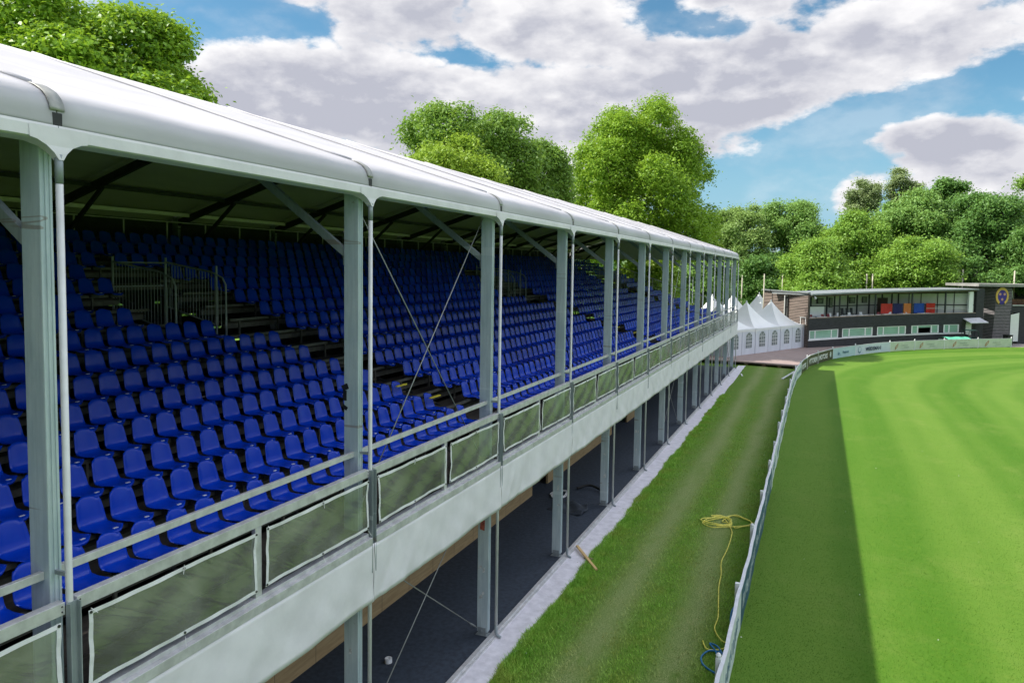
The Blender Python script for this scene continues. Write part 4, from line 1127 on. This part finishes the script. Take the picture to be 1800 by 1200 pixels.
mb = MB(); mb.bar(S3(-.1, 6.08, .1), S3(7.6, 6.2, .1), .3, .12); pb(mb, 'roof_edge', MT['roofg'])
mb = MB(); c = P3(.12, .05, 5.55); mb.tube([(c[0], c[1], c[2]+.2), (c[0]+.08, c[1]-.1, c[2]), (c[0]+.16, c[1]-.2, c[2]-.05)], [.05, .13, .08], 8); c = P3(3.68, .05, 6.1); mb.tube([(c[0], c[1], c[2]+.15), (c[0]+.08, c[1]-.1, c[2])], [.06, .14], 8)
pb(mb, 'floodlight', MT['frame'])
# entrance canopy and white door leaf
mb = MB(); a = P3(3.60, .02, 3.15); b = P3(3.92, .02, 3.25); c = P3(3.95, 1.1, 2.75); d = P3(3.60, 1.1, 2.70)
mb.poly([a, b, c, d]); mb.poly([(p[0], p[1], p[2]-.07) for p in (d, c, b, a)])
for p, q in ((a, b), (b, c), (c, d), (d, a)): mb.quad(p, q, (q[0], q[1], q[2]-.07), (p[0], p[1], p[2]-.07))
pb(mb, 'door_canopy', mat('canopy_sheet', (.60, .60, .63), .5))
mb = MB(); slab(mb, 3.66, 3.77, .02, -.04, lambda t: .1, lambda t: 2.75); pb(mb, 'door', MT['frame'])

# ---- balcony furniture
cl = [('red', (.62, .045, .03)), ('navy', (.02, .025, .12)), ('orange', (.75, .24, .06)), ('blue', (.02, .09, .42)), ('bright red', (.66, .04, .02))]
def fplace(t, off, z, name, label, cat, group=None):
    p = P3(t, off, z); nrm = fn_(t); return empty(name, p, math.atan2(nrm.y, nrm.x)+math.pi/2, label, cat, group)
for i, (t, wid) in enumerate(((2.22, 1.65), (2.47, 1.4), (2.70, 1.35), (2.94, 1.5), (3.16, 1.25))):
    nm, c = cl[i]; e = fplace(t, -1.5, 2.78+.05*t, 'fabric_screen', '%s upright fabric screen standing on the pavilion balcony' % nm if nm != 'red' else 'red upright fabric screen, leftmost of the coloured screens on the balcony', 'screen', 'coloured screens on the balcony')
    mb = MB(); mb.grid(lambda a, b: (-wid/2+wid*a, .02*math.sin(a*9), .75+1.15*b), 12, 4); o = mb.build('fabric', mat(nm.replace(' ', '_')+'_fabric', c, .7, 0, .1, 4), e); s = o.modifiers.new('t', 'SOLIDIFY'); s.thickness = .04
    for x in (-wid/2+.05, wid/2-.05):
        mb = MB(); mb.box(x-.025, x+.025, .04, .09, 0, 1.9); mb.box(x-.025, x+.025, -.2, .3, 0, .04); mb.build('leg', MT['alu'], e)
for i, t in enumerate((.36, .62)):
    e = fplace(t, -1.6, 2.8, 'display_board', 'white display board on the balcony, %s of the pair' % ('left' if i == 0 else 'right'), 'display board', 'white boards on the balcony')
    mb = MB(); mb.box(-.72, .72, 0, .05, .7, 1.72); mb.build('panel', MT['frame'], e)
    for x in (-.6, .6): mb = MB(); mb.box(x-.02, x+.02, .0, .04, 0, .7); mb.build('leg', MT['darksteel'], e)
def table(e, m):
    mb = MB(); mb.box(-.7, .7, -.4, .4, .71, .75); mb.build('table_top', m, e)
    for x in (-.64, .64):
        for y in (-.34, .34): mb = MB(); mb.box(x-.025, x+.025, y-.025, y+.025, 0, .71); mb.build('leg', m, e)
def chair(e, m):
    mb = MB(); mb.box(-.22, .22, -.22, .22, .43, .46); mb.build('seat', m, e)
    mb = MB(); mb.grid(lambda a, b: (-.21+.42*a, .22+.06*b, .46+.42*b-.0), 4, 3); o = mb.build('backrest', m, e); s = o.modifiers.new('t', 'SOLIDIFY'); s.thickness = .03
    for x in (-.19, .19):
        for y in (-.19, .2): mb = MB(); mb.box(x-.017, x+.017, y-.017, y+.017, 0, .43); mb.build('leg', m, e)
WHR = ['leftmost', 'second', 'third', 'fourth', 'fifth', 'sixth', 'seventh', 'eighth', 'ninth', 'tenth']
for i, t in enumerate((.12, .45, .98, 1.22, 1.5, 1.8, 2.12, 2.5, 2.95)):
    e = fplace(t, -.75, 2.72+.09*t, 'balcony_table', '%s white table from the left along the balcony parapet' % WHR[i], 'table', 'white tables on the balcony'); table(e, MT['frame'])
MT['maroon'] = mat('maroon_plastic', (.16, .012, .02), .5)
cc = 0
for i, t in enumerate((.2, .52, .68, .9, 1.1, 1.36, 1.64, 1.92, 2.3, 2.68)):
    mar = i in (0, 1, 2, 7)
    e = fplace(t, -.45 if mar else -1.25, 2.84+.09*t, 'balcony_chair', '%s chair, %s from the left on the pavilion balcony' % ('maroon' if mar else 'white', WHR[i] if i else 'first'), 'chair', 'chairs on the balcony'); chair(e, MT['maroon'] if mar else MT['frame'])
for i, t in enumerate((1.30, 1.42, 1.52)):
    e = fplace(t, -1.9, 2.86+.09*t, 'dark_chair', 'dark stacked chair in mid balcony, %s of three' % ('left', 'middle', 'right')[i], 'chair', 'dark chairs in mid balcony'); e.scale = (1, 1, 1.5); chair(e, MT['darksteel'])

# ---- wing building with horseshoe emblem
WA = Vector((25.75, 98.9)); WD = Vector((.84, .54)).normalized(); WN_ = Vector((WD.y, -WD.x)); WB = -WN_
wing = empty('wing_building', (WA.x, WA.y, 0), math.atan2(WD.y, WD.x), 'dark timber clubhouse wing with slatted tower, horseshoe emblem and upper loggia', 'building')
# local: x along the front, y away from the field
mb = MB(); mb.poly([(-.25, -.0, 0), (-.9, 3.6, 0), (-.5, 3.6, 6.7), (.1, 0, 6.75)]); mb.poly([(-.25, 0, 0), (2.4, 0, 0), (2.4, 0, 3.7), (2.2, 0, 6.75), (.1, 0, 6.75)][::1])
mb.box(2.3, 18, 5, 5.2, 0, 7); mb.poly([(2.4, .1, 3.75), (18, .1, 3.75), (18, .1, 4.6), (2.4, .1, 4.6)]); mb.poly([(3.4, .1, 0), (18, .1, 0), (18, .1, 3.75), (3.4, .1, 3.75)])
mb.poly([(2.4, .1, 4.6), (18, .1, 4.6), (18, 5, 4.6), (2.4, 5, 4.6)])
mb.build('wall', MT['slat'], wing)
mb = MB(); k = 0
while True:
    z = .15+k*.178
    if z > 6.6: break
    f = z/6.75; xl = -.25+.35*f; xb_ = -.9+.4*f; zz = z+.10
    mb.quad((xl-.02, -.03, z), (xb_-.02, 3.6, z), (xb_, 3.6, zz), (xl, -.03, zz)); mb.quad((xl, -.03, z), (xl, -.03, zz), (xl-.02, .0, zz), (xl-.02, 0, z))
    xr = 2.1 if (z < 3.9) else 2.2
    xs = .0
    if z < 3.95 or True: mb.quad((xl, -.05, z), (xr if z < 4.4 else 2.2, -.05, z), (xr if z < 4.4 else 2.2, -.02, zz), (xl, -.02, zz)); mb.quad((xl, -.05, z), (xl, 0, z), (xr, 0, z), (xr, -.05, z))
    k += 1
mb.build('slats', MT['slatg'], wing)
mb = MB(); mb.prism([(-2.6, -.25), (-2.2, 5.5), (18, 5.5), (18, -.6), (1.2, -.6)], 6.86, 7.18); mb.build('roof', mat('grey_roof', (.30, .29, .27), .8, 0, .15, 1.5), wing)
mb = MB(); mb.box(2.4, 18, -.02, .09, 4.60, 4.68); mb.build('loggia_ledge', MT['frame'], wing)
mb = MB(); mb.box(2.3, 9, 1.2, 1.3, 4.68, 5.35); mb.build('loggia_bar', mat('brown_bar', (.14, .06, .03), .6, 0, .5, 4), wing)
mb = MB(); mb.box(2.5, 3.1, .8, .86, 5.4, 6.4); mb.build('loggia_window', MT['bwhite'], wing)
mb = MB(); mb.poly([(2.2, -.04, .3), (3.35, -.04, .3), (3.35, -.04, 3.75), (2.2, -.04, 3.5)]); o = mb.build('white_door_panel', MT['frame'], wing); s = o.modifiers.new('t', 'SOLIDIFY'); s.thickness = .05
for x in (5.0, 3.9): mb = MB(); mb.tube([(x, -.2, 6.85), (x, -.2, 6.78)], .08, 8); mb.build('downlight', MT['frame'], wing)
# emblem: horseshoe, shield, three rosettes
em = empty('horseshoe_emblem', (0, 0, 0), 0); em.parent = wing; em.location = (.75, -.12, 5.72)
MT['gold'] = mat('gold_paint', (.62, .40, .09), .45, 0, .15, 8); MT['shield'] = mat('violet_blue', (.05, .03, .25), .5); MT['rose'] = mat('rosette', (.55, .30, .24), .6)
mb = MB(); n = 28; ang = [math.radians(-62+304*k/n) for k in range(n+1)]
def hs(r, a): return (r*.92*math.cos(a), r*1.1*math.sin(a))
for k in range(n):
    for (y, s) in ((-.05, 1), ):
        o0, o1, i0, i1 = hs(.95, ang[k]), hs(.95, ang[k+1]), hs(.68, ang[k]), hs(.68, ang[k+1])
        mb.quad((o0[0], -.05, o0[1]), (o1[0], -.05, o1[1]), (i1[0], -.05, i1[1]), (i0[0], -.05, i0[1])); mb.quad((o0[0], -.05, o0[1]), (o0[0], .04, o0[1]), (o1[0], .04, o1[1]), (o1[0], -.05, o1[1]))
mb.build('horseshoe', MT['gold'], em)
mb = MB(); mb.poly([(x*.92, -.03, z) for x, z in [(-.68, .1), (-.62, .5), (-.3, .78), (0, .70), (.3, .78), (.62, .5), (.68, .1), (.55, -.5), (.35, -.85), (.0, -.98), (-.35, -.85), (-.55, -.5)]]); mb.build('shield', MT['shield'], em)
for (x, z) in ((-.3, .25), (.3, .25), (0, -.38)):
    mb = MB(); m_ = 10; pts = [((.19 if q % 2 else .13)*math.cos(q*math.pi/m_*1.0)+x, -.045, (.19 if q % 2 else .13)*math.sin(q*math.pi/m_)+z) for q in range(2*m_)]; mb.poly(pts); mb.build('rosette', MT['rose'], em)

# ---- small utility vehicle, green tarped trailer, bin standing in for a black car front
MT['green'] = mat('dark_green_paint', (.012, .055, .045), .35, 0, .2, 3)
MT['rubber'] = mat('rubber', (.015, .015, .015), .8)
cart = empty('utility_vehicle', (22.3, 93.1, 0), math.atan2(.596, .803), 'dark green utility vehicle with roll cage parked behind the pale boards', 'vehicle', None)
mb = MB(); mb.prism([(-1.3, -.55), (1.3, -.55), (1.3, .55), (-1.3, .55)], .42, .8); mb.box(-1.3, -.1, -.55, .55, .8, 1.15); mb.box(.75, 1.3, -.5, .5, .8, 1.05); mb.build('body', MT['green'], cart, bevel=.04)
mb = MB()
for y in (-.5, .5): mb.tube(catmull([(.9, y, 1.0), (.7, y, 1.75), (.5, y, 1.9), (-.35, y, 1.9), (-.55, y, 1.75), (-.6, y, 1.1)], 4), .03, 6)
mb.bar((.5, -.5, 1.9), (.5, .5, 1.9), .05, .05); mb.bar((-.35, -.5, 1.9), (-.35, .5, 1.9), .05, .05); mb.build('roll_cage', MT['green'], cart)
mb = MB(); mb.box(-.5, .5, -.5, .5, 1.92, 1.97); mb.build('canopy', MT['green'], cart, bevel=.02)
mb = MB(); mb.box(-.1, .3, -.45, .45, .8, 1.0); mb.box(-.2, -.1, -.45, .45, .8, 1.4); mb.build('bench_seat', MT['rubber'], cart)
for x in (-.85, .85):
    for y in (-.6, .6): mb = MB(); mb.tube([(x, y-.11, .32), (x, y+.11, .32)], .32, 16); mb.build('wheel', MT['rubber'], cart)
for y in (-.35, .35): mb = MB(); mb.tube([(1.29, y, .85), (1.33, y, .85)], .09, 10); mb.build('headlight', MT['frame'], cart)
tr_ = empty('green_trailer', (20.6, 91.4, 0), math.atan2(.596, .803), 'low trailer under a green cover just behind the pale boards', 'trailer')
mb = MB(); mb.box(-1.5, 1.5, -.7, .7, .45, .95); mb.build('box', MT['frame'], tr_, bevel=.02)
mb = MB(); mb.grid(lambda a, b: (-1.55+3.1*a, -.75+1.5*b, .99+.22*math.sin(math.pi*b)+.03*math.sin(a*13)), 14, 8); mb.build('cover', mat('green_cover', (.10, .42, .28), .6), tr_, smooth=True)
for y in (-.75, .75): mb = MB(); mb.tube([(0, y-.08, .3), (0, y+.08, .3)], .3, 14); mb.build('wheel', MT['rubber'], tr_)
wb = empty('car_standin', (26.9, 97.4, 0), .6, 'black bin standing in for a car front by the white door panel', 'bin')
mb = MB(); mb.prism([(-.35, -.35), (.35, -.35), (.35, .35), (-.35, .35)], .1, 1.2); mb.build('body', MT['rubber'], wb, bevel=.03)
mb = MB(); mb.box(-.38, .38, -.38, .38, 1.205, 1.28); mb.build('lid', MT['rubber'], wb, bevel=.02)
for y in (-.3, .3): mb = MB(); mb.tube([(-.3, y-.04, .12), (-.3, y+.04, .12)], .11, 10); mb.build('wheel', MT['rubber'], wb)

# ---- masts behind the tents and pavilion
MT['mast'] = mat('pale_mast', (.50, .46, .36), .6, 0, .1, 3)
for (x, y, z0, zt, r_, l) in ((-3.86, 105, 0, 7.7, .09, 'pale wooden mast behind the left tent peak'), (.55, 83.2, .3, 8.0, .07, 'thin pale mast standing between the two front tent peaks'), (1.53, 105, 0, 7.95, .09, 'pale mast just left of the pavilion side wall'),
        (12.1, 105, 0, 8.15, .10, 'left mast of the pair above the middle of the pavilion roof'), (12.8, 105, 0, 8.15, .10, 'right mast of the pair above the middle of the pavilion roof'),
        (22.75, 105, 0, 8.7, .10, 'left mast of the close pair above the pavilion right end'), (23.15, 105, 0, 8.9, .12, 'right mast of the close pair above the pavilion right end'), (28.97, 106, 0, 8.8, .10, 'single mast above the wing building roof'),
        (-5.6, 72, 0, 7.6, .05, 'thin white mast seen between the far grandstand columns')):
    mb = MB(); mb.tube([(x, y, z0), (x, y, zt)], [r_, r_*.8], 8); mb.build('mast', MT['mast'] if zt != 7.6 else MT['frame'], smooth=True, label=l, cat='mast', group='masts behind the tents and pavilion')

# ================================================================== TREES
def leaf_mat(name, dark, light, trans=(.25, .45, .05), tw=.3):
    m = bpy.data.materials.new(name); m.use_nodes = True
    t = NT(m.node_tree); b = m.node_tree.nodes['Principled BSDF']; out = m.node_tree.nodes['Material Output']
    g = t.n('ShaderNodeNewGeometry')
    big = t.ss(t.noise(g.outputs['Position'], .45, 3, .6), .3, .7)
    f = t.m('ADD', t.m('MULTIPLY', g.outputs['Random Per Island'], .55), t.m('MULTIPLY', big, .45))
    c = t.mix(f, dark, light); t.link(c, b.inputs['Base Color']); b.inputs['Roughness'].default_value = .5; b.inputs['Specular IOR Level'].default_value = .3
    tl_ = t.n('ShaderNodeBsdfTranslucent'); t.link(t.mix(f, tuple(x*.7 for x in trans), trans), tl_.inputs[0])
    mx = t.n('ShaderNodeMixShader'); mx.inputs[0].default_value = tw; t.link(b.outputs[0], mx.inputs[1]); t.link(tl_.outputs[0], mx.inputs[2]); t.link(mx.outputs[0], out.inputs[0])
    return m
LM = {'chest': leaf_mat('chestnut_leaves', (.085, .20, .012), (.25, .45, .022), (.46, .70, .05)),
      'oak': leaf_mat('oak_leaves', (.10, .20, .025), (.21, .37, .05), (.40, .62, .09)),
      'lime': leaf_mat('lime_leaves', (.17, .29, .02), (.35, .50, .05), (.50, .70, .08)),
      'big': leaf_mat('beech_leaves', (.12, .25, .015), (.30, .48, .035), (.46, .68, .07)),
      'ash': leaf_mat('ash_leaves', (.13, .27, .055), (.27, .45, .11), (.40, .60, .13)),
      'willow': leaf_mat('willow_leaves', (.17, .29, .065), (.32, .45, .13), (.46, .64, .17)),
      'pop': leaf_mat('poplar_leaves', (.18, .25, .10), (.34, .42, .19), (.44, .56, .2)),
      'dark': leaf_mat('dark_leaves', (.08, .20, .045), (.19, .35, .08), (.28, .48, .10)),
      'maple': leaf_mat('maple_leaves', (.14, .28, .035), (.29, .48, .075), (.46, .68, .1))}
MT['bark'] = mat('bark', (.10, .085, .07), .9, 0, .3, 4, .5, 12, stretch=(1, 1, .3))
def tree(name, x, y, top, rx, kind, label, group=None, zb=2.0, nl=26, lr=.32, nleaf=26000, ls=.35, seed=0, shape='round', trunk_r=.4, clus=.8, droop=0.0, ry=None, vz=1.0):
    nl = int(nl*1.9); lr = lr*.74
    rg = np.random.default_rng(seed+11); e = empty(name, (x, y, 0), 0, label, 'tree', group)
    ry = ry or rx
    rz = (top-zb)/2; cz = zb+rz
    # lobes on an ellipsoid shell
    d = rg.normal(size=(nl, 3)); d /= np.linalg.norm(d, axis=1, keepdims=True); d[:, 2] = np.where(d[:, 2] < -.55, -d[:, 2], d[:, 2])
    rad = rg.uniform(.40, .93, nl)[:, None]
    L = d*rad*np.array([rx, ry, rz])
    if shape == 'cone': L[:, :2] *= (1.05-.55*np.clip((L[:, 2:]+rz)/(2*rz), 0, 1))
    if shape == 'vase': L[:, :2] *= (.55+.55*np.clip((L[:, 2:]+rz)/(2*rz), 0, 1))
    LR = rg.uniform(.5, 1.4, nl)*lr*min(rx, rz*1.2)
    # keep lobes inside envelope
    dist = np.linalg.norm(L/np.array([rx, ry, rz]), axis=1)+LR/max(rx, rz)
    L *= np.minimum(1, rg.uniform(.84, 1.16, nl)/dist)[:, None]
    ncl = max(60, nleaf//34); li = rg.choice(nl, ncl*2, p=(LR**2)/(LR**2).sum())
    dc = rg.normal(size=(ncl*2, 3)); dc /= np.linalg.norm(dc, axis=1, keepdims=True)
    outw = L[li]/np.array([rx, ry, rz]); outw /= np.linalg.norm(outw, axis=1, keepdims=True)+1e-6
    dc = dc+outw*.55; dc /= np.linalg.norm(dc, axis=1, keepdims=True)
    C = L[li]+dc*LR[li][:, None]*rg.uniform(.7, 1.08, ncl*2)[:, None]*np.array([1, 1, .85*vz])
    dd = np.linalg.norm(C[:, None, :]-L[None], axis=2)/LR[None]
    dd[np.arange(len(li)), li] = 9
    keep = dd.min(axis=1) > .72; C = C[keep]; dc = dc[keep]; li = li[keep]
    if droop: C[:, 2] -= droop*np.linalg.norm(C[:, :2], axis=1)/rx*rz*.3
    per = max(6, nleaf//len(C)); n = per*len(C); ci = np.repeat(np.arange(len(C)), per)
    off = rg.normal(size=(n, 3))*np.array([clus, clus, clus*.6])*.42*rg.uniform(.4, 1.7, len(C))[ci][:, None]
    Pp = C[ci]+off
    nr = dc[ci]*.55+np.array([0, 0, .55])+rg.normal(size=(n, 3))*.55; nr /= np.linalg.norm(nr, axis=1, keepdims=True)
    a = np.cross(nr, rg.normal(size=(n, 3))); a /= np.linalg.norm(a, axis=1, keepdims=True); b = np.cross(nr, a)
    s = (ls*rg.uniform(.55, 1.25, n))[:, None]*.5
    Pp[:, 2] += cz
    fold = nr*s*.25
    V = np.stack([Pp-a*s*1.15, Pp+b*s*.62+fold, Pp+a*s*1.15, Pp-b*s*.62+fold], axis=1).reshape(-1, 3)
    Fq = np.arange(4*n).reshape(n, 4)
    np_mesh('crown', V, Fq, LM[kind], e)
    mb = MB(); mb.tube([(0, 0, -.05), (.1, .05, zb*.6), (.05, 0, cz-rz*.3), (0, .1, cz+rz*.45)], [trunk_r*1.25, trunk_r, trunk_r*.75, trunk_r*.25], 8)
    order = np.argsort(-LR)[:min(nl, 14)]
    for q in order:
        l = L[q]; st = max(zb*.7, cz+l[2]-rz*.55); st = min(st, cz+rz*.2); mb.tube([(0, 0, st), (l[0]*.45, l[1]*.45, (st+cz+l[2])/2+.3), (l[0], l[1], cz+l[2])], [trunk_r*.45, trunk_r*.28, trunk_r*.1], 5)
    mb.build('trunk', MT['bark'], e, smooth=True)
    return e
tree('horse_chestnut_tree', -23.4, 17.2, 19.8, 7.3, 'chest', 'broad dense chestnut tree rising behind the near grandstand roof', zb=5, nl=64, lr=.27, nleaf=210000, ls=.21, seed=1, clus=.5, trunk_r=.5)
tree('oak_tree', -20.9, 51.1, 22.3, 7.1, 'oak', 'tall rounded oak left of centre above the roof', zb=5, nl=46, lr=.24, nleaf=85000, ls=.27, seed=2)
tree('lime_tree', -18.9, 43.4, 17.9, 4.6, 'lime', 'yellow-green tree in front of the oak above the roof', zb=4, nl=34, lr=.27, nleaf=60000, ls=.23, seed=3)
tree('young_oak_tree', -16.6, 56.0, 19.6, 3.4, 'oak', 'slimmer green tree right of the oak with a ragged top', zb=4, nl=24, lr=.28, nleaf=48000, ls=.25, seed=4, clus=.7)
tree('beech_tree', -10.9, 68.4, 24.9, 8.0, 'big', 'tallest tree in mid picture with upswept leafy branches', zb=3, nl=60, lr=.22, nleaf=150000, ls=.26, seed=5, trunk_r=.55, vz=1.7)
tree('understorey_tree', -9.0, 64.5, 12.5, 4.2, 'lime', 'bright low tree at the foot of the tallest tree, behind the far seats', zb=1, nl=20, lr=.3, nleaf=22000, ls=.3, seed=6)
tree('willow_tree', -5.0, 114.8, 19.7, 4.7, 'willow', 'soft pale green tree right of the tallest tree', zb=1, nl=34, lr=.26, nleaf=60000, ls=.32, seed=7, clus=1.1)
tree('ash_tree', 1.9, 120.3, 20.2, 6.0, 'ash', 'green rounded tree with gaps behind the tents', zb=1.5, nl=34, lr=.25, nleaf=60000, ls=.34, seed=8, clus=1.2)
tree('field_maple_tree', 6.0, 103.4, 12.6, 4.6, 'maple', 'low bright tree directly behind the pavilion left end', zb=.5, nl=24, lr=.3, nleaf=46000, ls=.32, seed=9, clus=1.1)
tree('broad_maple_tree', 10.8, 113.3, 18.2, 5.2, 'maple', 'large green tree behind the middle of the pavilion', zb=1, nl=34, lr=.27, nleaf=60000, ls=.34, seed=10, clus=1.2)
tree('poplar_tree', 12.6, 130.2, 25.3, 3.3, 'pop', 'left of two thin grey-green poplars against the white cloud', 'poplars on the skyline', zb=9, nl=22, lr=.27, nleaf=20000, ls=.32, seed=11, shape='vase', clus=.9)
tree('poplar_tree', 18.4, 132.8, 25.9, 3.2, 'pop', 'right of two thin grey-green poplars against the white cloud', 'poplars on the skyline', zb=9, nl=22, lr=.27, nleaf=20000, ls=.32, seed=12, shape='vase', clus=.9)
tree('round_maple_tree', 19.2, 122.7, 21.4, 6.6, 'ash', 'big rounded tree below the right poplar', zb=1, nl=40, lr=.26, nleaf=70000, ls=.36, seed=13, clus=1.2)
tree('dark_maple_tree', 27.4, 119.7, 20.6, 6.4, 'dark', 'big dark green tree above the wing building', zb=1, nl=40, lr=.26, nleaf=70000, ls=.36, seed=14, clus=1.2)
tree('cedar_tree', 24.6, 134.2, 24.1, 3.9, 'dark', 'flat-topped dark tree on the skyline right of the poplars', zb=10, nl=18, lr=.3, nleaf=16000, ls=.45, seed=15, clus=.9)
tree('skyline_oak_tree', 35.2, 127.4, 23.5, 4.2, 'oak', 'tree at the right picture edge standing highest on that side', zb=3, nl=24, lr=.28, nleaf=40000, ls=.34, seed=16, clus=1.1)
tree('bright_maple_tree', 18.7, 106.9, 13.9, 4.6, 'maple', 'bright green maple close behind the right half of the pavilion', zb=.5, nl=26, lr=.3, nleaf=52000, ls=.32, seed=17, clus=1.1)
tree('shrubby_tree', 25.0, 106.5, 10.8, 2.6, 'dark', 'small dark tree behind the paired masts', zb=.5, nl=16, lr=.32, nleaf=12000, ls=.4, seed=18)
tree('shade_tree', 31.0, 110.5, 14.8, 3.9, 'dark', 'low dark green tree behind the wing building, at the right edge', zb=.5, nl=22, lr=.3, nleaf=32000, ls=.34, seed=19, clus=1.1)
tree('laurel_tree', -1.8, 112, 11.5, 4.6, 'dark', 'low dark tree behind the rear tents', zb=.3, nl=22, lr=.3, nleaf=34000, ls=.34, seed=20, clus=1.1)
tree('hazel_tree', -8.2, 96, 11.0, 4.8, 'ash', 'bushy tree seen between the far grandstand columns', zb=.3, nl=22, lr=.3, nleaf=22000, ls=.4, seed=21, clus=1.0)
# far wood as one mass; unseen field side added to darken rear seats
def woodland():
    rg = np.random.default_rng(77); Cs = []
    for i in range(3000):
        a = rg.uniform(-1.2, 2.9); r = (rg.uniform(138, 160) if a > -.30 else rg.uniform(95, 130)) if a < .62 else rg.uniform(110, 140)
        hmax = 14+3*math.sin(a*9)+2*math.sin(a*23); Cs.append((CAM[0]+r*math.sin(a), CAM[1]+r*math.cos(a), rg.uniform(.5, hmax)))
    C = np.array(Cs); per = 46; n = len(C)*per; ci = np.repeat(np.arange(len(C)), per)
    Pp = C[ci]+rg.normal(size=(n, 3))*np.array([1.7, 1.7, 1.2]); nr = rg.normal(size=(n, 3))*.6+np.array([-.1, -.5, .6]); nr /= np.linalg.norm(nr, axis=1, keepdims=True)
    a = np.cross(nr, rg.normal(size=(n, 3))); a /= np.linalg.norm(a, axis=1, keepdims=True); b = np.cross(nr, a); s = (1.15*rg.uniform(.5, 1.2, n))[:, None]*.5
    V = np.stack([Pp-a*s, Pp+b*s*.7, Pp+a*s, Pp-b*s*.7], axis=1).reshape(-1, 3)
    np_mesh('woodland', V, np.arange(4*n).reshape(n, 4), LM['dark'], label='dark continuous woodland far behind the tents and pavilion, continued unseen across the field', cat='woodland', kind='stuff')
woodland()

# ================================================================== GRASS BLADES
def blade_mat(name, a, b_, tracks=False):
    m = bpy.data.materials.new(name); m.use_nodes = True; t = NT(m.node_tree); b = m.node_tree.nodes['Principled BSDF']; g = t.n('ShaderNodeNewGeometry')
    big = t.ss(t.noise(g.outputs['Position'], 1.3, 4, .6), .35, .65); f = t.m('ADD', t.m('MULTIPLY', g.outputs['Random Per Island'], .6), t.m('MULTIPLY', big, .4))
    c = t.mix(f, a, b_)
    if tracks:
        x = t.xyz(g.outputs['Position'])[0]
        wb = t.m('MULTIPLY', t.m('SUBTRACT', t.noise(t.vm('MULTIPLY', g.outputs['Position'], (.3, .12, .3)), 1., 3), .5), 1.0)
        tr = 0.0
        for x0 in (2.05, 3.75):
            q = t.m('DIVIDE', t.m('SUBTRACT', t.m('ADD', x, wb), x0), .42); tr = t.m('MAXIMUM', tr, t.m('EXPONENT', t.m('MULTIPLY', t.m('MULTIPLY', q, q), -1.0)))
        c = t.mix(t.m('MULTIPLY', tr, .85), c, (.62, .62, .30))
        pt = t.ss(t.noise(t.vm('MULTIPLY', g.outputs['Position'], (1, .6, 1)), 1.1, 5, .65), .47, .62); c = t.mix(t.m('MULTIPLY', pt, .5), c, (.38, .40, .08))
    t.link(c, b.inputs['Base Color']); b.inputs['Roughness'].default_value = .6; b.inputs['Specular IOR Level'].default_value = .2; return m
def blades(name, n, fx_, h, w, m, lab, seed):
    rg = np.random.default_rng(seed); X, Y = fx_(rg, n); n = len(X)
    ang = rg.uniform(0, 2*np.pi, n); hh = h*rg.uniform(.5, 1.4, n); lean = rg.normal(size=(n, 2))*hh[:, None]*.5; ww = w*rg.uniform(.6, 1.3, n)/2
    dx_, dy_ = np.cos(ang)*ww, np.sin(ang)*ww; z0 = np.zeros(n)-.004
    V = np.stack([np.stack([X-dx_, Y-dy_, z0], 1), np.stack([X+dx_, Y+dy_, z0], 1), np.stack([X+lean[:, 0], Y+lean[:, 1], hh], 1)], axis=1).reshape(-1, 3)
    np_mesh(name, V, np.arange(3*n).reshape(n, 3), m, label=lab, cat='grass', kind='stuff')
MT['blade'] = blade_mat('rough_grass_blades', (.15, .37, .03), (.42, .68, .11), True)
MT['bladef'] = blade_mat('turf_blades', (.036, .128, .005), (.105, .24, .022))
def rough(rg, n):
    Y = 7+rg.power(1, n)*30; Y = 7+42*rg.random(n)**1.6; X = .58+rg.random(n)*4.30
    # thinner along the wheel tracks
    tr_ = np.maximum(np.exp(-((X-2.05)/.4)**2), np.exp(-((X-3.75)/.4)**2)); clump = .5+.5*np.sin(X*3.1+np.sin(Y*1.7)*2)*np.sin(Y*2.3+X)
    k = rg.random(n) > (.85*tr_+.35*(1-clump)*.9+np.clip((Y-16)/33, 0, 1)*.9)
    return X[k], Y[k]
blades('rough_grass', 150000, rough, .05, .014, MT['blade'], 'rough tufty grass strip between the white sheet and the fence', 1)
def tuft(rg, n):
    Y = 6+40*rg.random(n)**1.4; X = .60+.05*np.sin(Y*1.1)+.03*np.sin(Y*4.7)+np.abs(rg.normal(size=n))*.2; return X, Y
blades('edge_grass', 42000, tuft, .085, .016, MT['blade'], 'longer grass tufts overhanging the edge of the white sheet', 2)
def turf(rg, n):
    Y = 8+36*rg.random(n)**1.7; X = 5.0+rg.random(n)*11; k = rg.random(n) > np.clip((Y-12)/30, 0, 1); return X[k], Y[k]
blades('turf_grass', 200000, turf, .022, .012, MT['bladef'], 'short mown turf on the arena side of the fence', 3)
rg = np.random.default_rng(9); mb = MB()
for i in range(20):
    y = 9+30*rg.random()**1.5; x = rg.uniform(.8, 12)
    s = rg.uniform(.008, .02); mb.poly([(x-s, y-s, .03), (x+s, y-s*.6, .035), (x+s*.8, y+s, .03), (x-s*.7, y+s*.8, .036)])
mb.build('daisies', MT['white'], label='tiny white daisies scattered through the grass', cat='flowers', kind='stuff')
